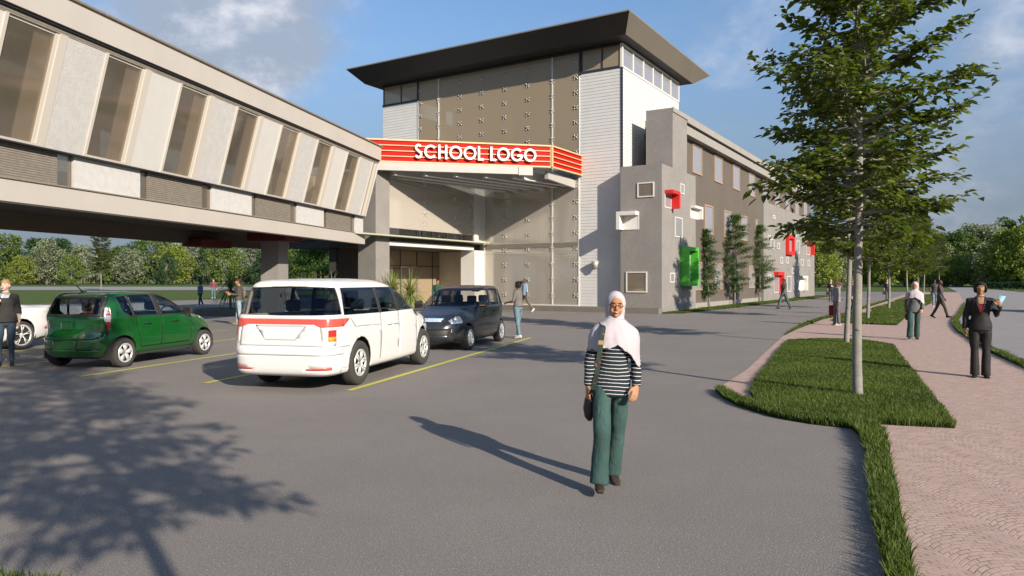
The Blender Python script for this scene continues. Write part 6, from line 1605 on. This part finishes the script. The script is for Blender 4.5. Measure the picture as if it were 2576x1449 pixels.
b.bar(Vector((-.135, -.148, 1.40 + dz)), Vector((-.13, -.02, 1.435 + dz)), .042, .006, (0, 0, 1)); b.bar(Vector((-.13, -.02, 1.435 + dz)), Vector((-.14, .12, 1.36 + dz)), .042, .006, (0, 1, 0))
b.build('strap', strapm, bag)
b = MB(); pb = Vector((-.155, -.182, 1.275 + dz)); b.box(pb.x - .028, pb.x + .028, pb.y - .008, pb.y + .0, pb.z - .018, pb.z + .018); b.build('buckle', cm('brass', (.3, .22, .1), .4), bag)

w2, I2 = striped_walker('woman in white headscarf and striped top walking on the pink path between the lawn beds', 2297, 855, 1.61, .013, -.45, .03, False)
w2bag = held('shoulder_bag', 'dark shoulder bag of the striped walker on the pink path', 'bag', w2, I2, bagf, cm('dark_bag', (.04, .03, .026)))
b = MB()
pts = [Vector(p) + Vector((0, 0, I2['dz'])) for p in ([(-.135, -.148, 1.40), (-.148, -.172, 1.34), (-.158, -.178, 1.25), (-.168, -.182, 1.15), (-.178, -.172, 1.0), (-.198, -.12, .88), (-.212, -.03, .80)])]
for p, q in zip(pts, pts[1:]): b.bar(p, q, .044, .006, (0, 1, 0))
b.build('strap', strapm, w2bag)

# woman in the black suit
arms = (dict(u=(.20, .03, -1), f=(.10, -.06, -1), h=(-.02, -.2, -1), curl=.4), dict(u=(.34, -.10, -1), f=(.10, -.75, .80), h=(-.35, -.2, .9), t=(-.9, -.1, .2), p=(-.3, -1, .2), curl=.9))
st_, I = person('woman in black trouser suit and red top standing on the pink path', 1.66, 2466, 950, -.50, S_tan, suit, suit, blk_shoe, ('bob', H_blk), ((.02, .0), (.0, .0)), arms, vox=.010, top_z=.84, fit=1.02, leg_r=(.092, .066, .074), stance=.085, sleeve_r=1.14)
half = lambda z: (-.052 * (z - 1.13) / .27, .052 * (z - 1.13) / .27) if z < 1.40 else (-.052, .052)
torso_patch(I, 'neckline', S_tan, st_, [1.30, 1.34, 1.38, 1.41, 1.43], lambda z: (-.034 - (z - 1.30) * .15, .034 + (z - 1.30) * .15), .006)
torso_patch(I, 'blouse', cm('dark_red_top', (.28, .012, .018), .8), st_, [1.13, 1.18, 1.23, 1.28, 1.31], lambda z: (-.002 - .040 * (z - 1.13) / .18, .002 + .040 * (z - 1.13) / .18), .008)
for s in (-1, 1):
    torso_patch(I, 'lapel', cm('suit_lapel', (.034, .031, .031), .6), st_, [1.12, 1.18, 1.24, 1.30, 1.36, 1.41], (lambda s: lambda z: tuple(sorted((s * (.003 + .056 * (z - 1.12) / .29), s * (.006 + (.085 if z < 1.33 else .085 - (z - 1.33) * .5) * (z - 1.12) / .24)))))(s), .012, n=4)
b = MB(); b.tube([(0, -.105, 1.10 + I['dz']), (0, -.122, .99 + I['dz']), (0, -.128, .87 + I['dz'])], [.003, .003, .003], 5); b.build('jacket_opening', cm('black_seam', (.008, .008, .008)), st_)
sh, el, wr, hd_, th, pn, cu = I['A'][1]
def fold_f(b): 
    c = wr + hd_ * .07 + Vector((.015, .025, 0)); u = Vector((.45, .1, .9)).normalized(); v = Vector((.9, .25, -.45)).normalized()
    b.hexa([c - u * .15 - v * .05, c + u * .10 - v * .05, c + u * .13 + v * .055, c - u * .13 + v * .055], [q + Vector((0, .012, 0)) for q in (c - u * .15 - v * .05, c + u * .10 - v * .05, c + u * .13 + v * .055, c - u * .13 + v * .055)])
held('folder', 'pale blue folder held by the woman in the black suit', 'folder', st_, I, fold_f, cm('pale_blue_folder', (.22, .42, .52), .5))

# walker with bare shoulders
walkarms = (dict(u=(.22, -.30, -1), f=(.12, -.45, -1), curl=.4), dict(u=(.22, .32, -1), f=(.14, .10, -1), curl=.4))
p4_, I = person('dark-skinned woman in strapless grey top and dark trousers striding right on the path', 1.70, 2365, 801, .95, S_deep, cm('grey_strapless_top', (.075, .068, .066), .8), cm('dark_olive_trousers', (.05, .046, .038), .85), blk_shoe, ('bald', H_blk), ((.42, .12), (-.30, .18)), walkarms, top_z=.90, sleeve='none', leg_r=(.095, .062, .058))
# plaid shirt woman with bag
p5_, I = person('woman in dark patterned shirt and blue jeans walking far up the pink path', 1.70, 2351, 773, -.35, S_dark, cm('plaid_shirt', (.06, .055, .055), .9, var=.7, vscale=22), jean, w_shoe, ('curly', H_blk), ((.16, .1), (-.08, .1)), None, top_z=.88, leg_r=(.085, .058, .05))
held('handbag', 'tan handbag carried by the woman in the patterned shirt', 'bag', p5_, I, lambda b: b.box(-.30, -.20, -.12, .10, 1.0, 1.24), cm('tan_bag', (.12, .08, .06), .7), .02)
# grey hoodie man with red bag, facing left
p6_, I = person('shaven-headed man in grey hooded top standing in profile beside the grass edging', 1.69, 2105, 819, -pi / 2 - .1, S_dark, grey_h, cm('grey_track_trousers', (.13, .12, .13), .9, var=.1), cm('white_trainer', (.5, .48, .45)), ('bald', H_shave), ((.06, .02), (-.05, .02)), (dict(u=(.10, .04, -1), f=(.05, -.10, -1)), dict(u=(.10, .04, -1), f=(.05, -.14, -1))), male=True, top_z=.88, leg_r=(.092, .066, .062))
b = MB(); b.ell((0, .10, 1.42 + I['dz']), (.085, .05, .07), 12, 8); soft(b, 'hood', grey_h, p6_, .012)
sh, el, wr, *_ = I['A'][-1]
held('red_bag', 'dark red carrier bag held by the man in the grey hooded top', 'bag', p6_, I, lambda b: (b.box(wr.x - .06, wr.x + .02, -.20, .20, wr.z - .50, wr.z - .12), b.tube([(wr.x - .02, -.08, wr.z - .12), (wr.x - .02, -.04, wr.z - .06), (wr.x - .02, .04, wr.z - .06), (wr.x - .02, .08, wr.z - .12)], .006, 5)), cm('dark_red_bag', (.22, .012, .03), .6), .01)
# coffee women
def coffee(label, px, py, lab2, lab3, yaw=-.3):
    r, I = person(label, 1.72, px, py, yaw, S_pale, dsweat, jean_d, blk_shoe, ('lowbun', H_bld), ((.15, .12), (-.10, .15)), (dict(u=(.15, .02, -1), f=(.05, -.25, -1)), dict(u=(.16, -.10, -1), f=(-.55, -.75, .25), curl=.9)), top_z=.84, fit=1.08, sleeve='34', leg_r=(.083, .055, .046))
    torso_patch(I, 'collar', cm('pale_striped_collar', (.45, .48, .52)), r, [1.35, 1.38, 1.41, 1.43], lambda z: (-.055 - (z - 1.35) * .3, .055 + (z - 1.35) * .3), .006)
    sh, el, wr, hd_, th, pn, cu = I['A'][1]
    held('paper_cup', lab2, 'cup', r, I, lambda b: b.tube([wr + hd_ * .07 + Vector((0, -.02, -.05)), wr + hd_ * .07 + Vector((0, -.02, .07))], [.028, .038], 10), cm('white_cup', (.75, .73, .7)))
    sh, el, wr, hd_, th, pn, cu = I['A'][-1]
    held('handbag', lab3, 'bag', r, I, lambda b: b.box(wr.x - .12, wr.x + .10, wr.y - .03, wr.y + .08, wr.z - .36, wr.z - .10), cm('dark_brown_bag', (.05, .035, .035)), .02)
    return r, I
coffee('blonde woman in dark sweater holding a cup, walking on the far asphalt', 2090, 760, 'white cup held by the blonde woman on the far asphalt', 'dark handbag of the blonde woman on the far asphalt')
coffee('woman in dark sweater half hidden behind the fourth street tree trunk', 2232, 758, 'white cup held by the woman behind the fourth tree trunk', 'dark handbag of the woman behind the fourth tree trunk')
p8_, I = person('pale woman in navy clothes walking between the two nearest tree trunks', 1.70, 2146, 791, .55, S_pale, cm('navy_sweater', (.03, .035, .05), .9), jean_d, blk_shoe, ('short', H_bld), ((.2, .1), (-.15, .15)), None, top_z=.85, leg_r=(.088, .062, .055))
p10_, I = person('dark-haired man in brown shirt far behind the man in the grey hooded top', 1.74, 2112, 755, .1, S_dark, cm('brown_shirt', (.09, .06, .05), .9), jean_d, blk_shoe, ('short', H_blk), ((.1, .05), (-.1, .1)), None, male=True)
p11_, I = person('man in olive-grey hoodie and jeans striding left towards the classroom wing', 1.76, 1972, 778, -1.25, S_dark, cm('olive_grey_hoodie', (.115, .108, .095), .9), cm('blue_grey_jeans', (.075, .105, .125), .9, var=.3, vscale=6), blk_shoe, ('short', H_blk), ((.42, .16), (-.34, .22)), (dict(u=(.12, .30, -1), f=(.08, .10, -1)), dict(u=(.12, -.40, -1), f=(.08, -.60, -1))), male=True, leg_r=(.098, .075, .07), fit=1.08)
b = MB(); b.ell((0, .11, 1.43 + I['dz']), (.09, .055, .07), 12, 8); soft(b, 'hood', _mc['olive_grey_hoodie'], p11_, .014)
# woman by the dark hatchback, seen from behind/left
p12_, I = person('woman with hair bun, grey jacket and light jeans talking beside the dark hatchback', 1.64, 1303, 851, -2.15, S_dark, cloth_bump(cm('grey_jacket', (.16, .145, .125), .85, var=.1), 12, .5), cm('teal_blue_jeans', (.13, .205, .235), .9, var=.2, vscale=6), w_shoe, ('bun', H_blk),
                 ((.14, .05), (-.14, .06)), (dict(u=(.35, -.55, -1), f=(.35, -.65, .85), h=(.2, -.6, .9), t=(-.3, -.2, 1), p=(-1, -.3, .1), curl=.15), dict(u=(.25, -.10, -1), f=(-.1, -.9, -.2))), vox=.011, top_z=.94, sleeve='34', leg_r=(.096, .062, .052), stance=.15)
b = MB(); rx, ry, oy = interp(FT, .93); b.tube([(0, 0, .93 + I['dz']), (0, 0, .99 + I['dz'])], [(.172, .128), (.168, .124)], 18); b.build('shirt_hem', cm('black_hem', (.02, .02, .02)), p12_, True)
p13_, I = person('bald man in pale blue shirt and grey trousers walking behind the woman with the bun', 1.80, 1320, 786, -1.1, S_dark, cm('pale_blue_shirt', (.26, .36, .48), .85), cm('khaki_trousers', (.15, .125, .10), .85), w_shoe, ('bald', H_shave), ((.28, .1), (-.35, .35)), None, male=True, sleeve='34')
p14_, I = person('man in dark green jacket standing at the entrance behind the dark hatchback', 1.74, 1101, 791, .1, S_med, cm('dark_green_jacket', (.022, .07, .045), .85), jean_l, blk_shoe, ('short', H_blk), ((.03, 0), (-.02, 0)), (dict(u=(.25, -.05, -1), f=(-.1, -.4, -.9)), dict(u=(.25, -.05, -1), f=(-.1, -.4, -.9))), male=True, head_down=.25, fit=1.08)
# man with phone
p15_, I = person('man with tied-back hair in olive hoodie looking at a phone beside the van', 1.73, 600, 818, -1.15, S_med, olive, jean_l, cm('tan_boot', (.30, .2, .10), .8), ('lowbun', H_brn), ((.07, .02), (-.06, .03)), (dict(u=(.12, -.35, -1), f=(-.2, -.95, .15), h=(-.15, -.9, .5), t=(-.2, .2, 1), p=(-.4, -.2, .8), curl=.8), dict(u=(.12, -.15, -1), f=(-.35, -.95, .1), curl=.6)), vox=.012, male=True, top_z=.90, fit=1.08, head_down=.22, leg_r=(.09, .062, .052))
b = MB(); b.ell((0, .105, 1.43 + I['dz']), (.09, .05, .065), 12, 8); soft(b, 'hood', olive, p15_, .014)
sh, el, wr, hd_, th, pn, cu = I['A'][-1]
held('phone', 'black phone in the hand of the man in the olive hoodie', 'phone', p15_, I, lambda b: b.bar(wr + hd_ * .06 + Vector((0, 0, .012)), wr + hd_ * .19 + Vector((0, -.02, .03)), .07, .012), cm('black_phone', (.02, .02, .025), .2))
held('backpack', 'small tan backpack on the man looking at his phone', 'bag', p15_, I, lambda b: b.tube([(0, .16, .98 + I['dz']), (0, .20, 1.12 + I['dz']), (0, .18, 1.30 + I['dz'])], [(.12, .05), (.14, .08), (.10, .05)], 12), cm('tan_backpack', (.16, .12, .085)))
p16_, I = person('pale woman in maroon jacket and jeans walking on the asphalt by the grass strip', 1.76, 537, 751, .35, S_pale, cm('maroon_jacket', (.20, .06, .075), .8), jean, w_shoe, ('short', H_brn), ((.12, .06), (-.08, .1)), (dict(u=(.32, 0, -1), f=(.22, -.2, -1)), dict(u=(.25, 0, -1), f=(.1, -.2, -1))), top_z=.92, leg_r=(.088, .062, .052))
held('handbag', 'tan handbag carried by the woman in the maroon jacket', 'bag', p16_, I, lambda b: b.box(.28, .36, -.15, .12, .62, .84), cm('tan_leather', (.3, .19, .11), .7), .02)
p17_, I = person('person in blue-grey jacket and dark beanie walking away left by the palms', 1.60, 504, 771, -1.75, S_dark, cm('blue_grey_jacket', (.13, .18, .22), .85), jean_d, w_shoe, ('afro', cm('dark_beanie', (.03, .035, .05), .9)), ((.25, .1), (-.25, .15)), None, male=True, top_z=.84, fit=1.2)
p18_, I = person('person in grey printed T-shirt and light shorts standing behind the van', 1.68, 0, 0, .1, S_tan, cm('grey_print_shirt', (.24, .20, .17), .9, speck=((.6, .55, .5), 16, .60, .66, .7)), jean_l, w_shoe, ('short', H_brn), ((.1, .05), (-.1, .1)), (dict(u=(.4, -.1, -1), f=(-.2, -.8, .3)), dict(u=(.40, 0, -1), f=(.45, -.4, -.9))), loc=(-7.55, 24.5, 0), sleeve='34')
# woman in the knitted sweater at the left edge
p19_, I = person('blonde woman in charcoal cable-knit sweater and jeans at the left edge of the picture', 1.69, 14, 921, .50, S_pale, dsweat, jean_d, cm('dark_loafer', (.03, .025, .022), .5), ('lowbun', H_bld), ((.10, .04), (-.04, .04)), (dict(u=(.12, -.1, -1), f=(-.3, -.8, .55), curl=.9), dict(u=(.20, .03, -1), f=(.06, -.12, -1), h=(0, -.15, -1))), vox=.010, top_z=.86, fit=1.14, sleeve='34', sleeve_r=1.12, leg_r=(.088, .060, .046), stance=.10, head_turn=-.35)
torso_patch(I, 'collar', cm('striped_shirt_collar', (.42, .44, .46), .8, var=.4, vscale=30), p19_, [1.34, 1.37, 1.40, 1.43], lambda z: (-.062 - (z - 1.34) * .3, .062 + (z - 1.34) * .3), .010, 1.05)
for s in (-1, 1):
    sh, el, wr, *_ = I['A'][s]; b = MB(); b.tube([el.lerp(wr, .36), el.lerp(wr, .43)], [.049, .046], 12); b.build('cuff', _mc['striped_shirt_collar'], p19_, True)
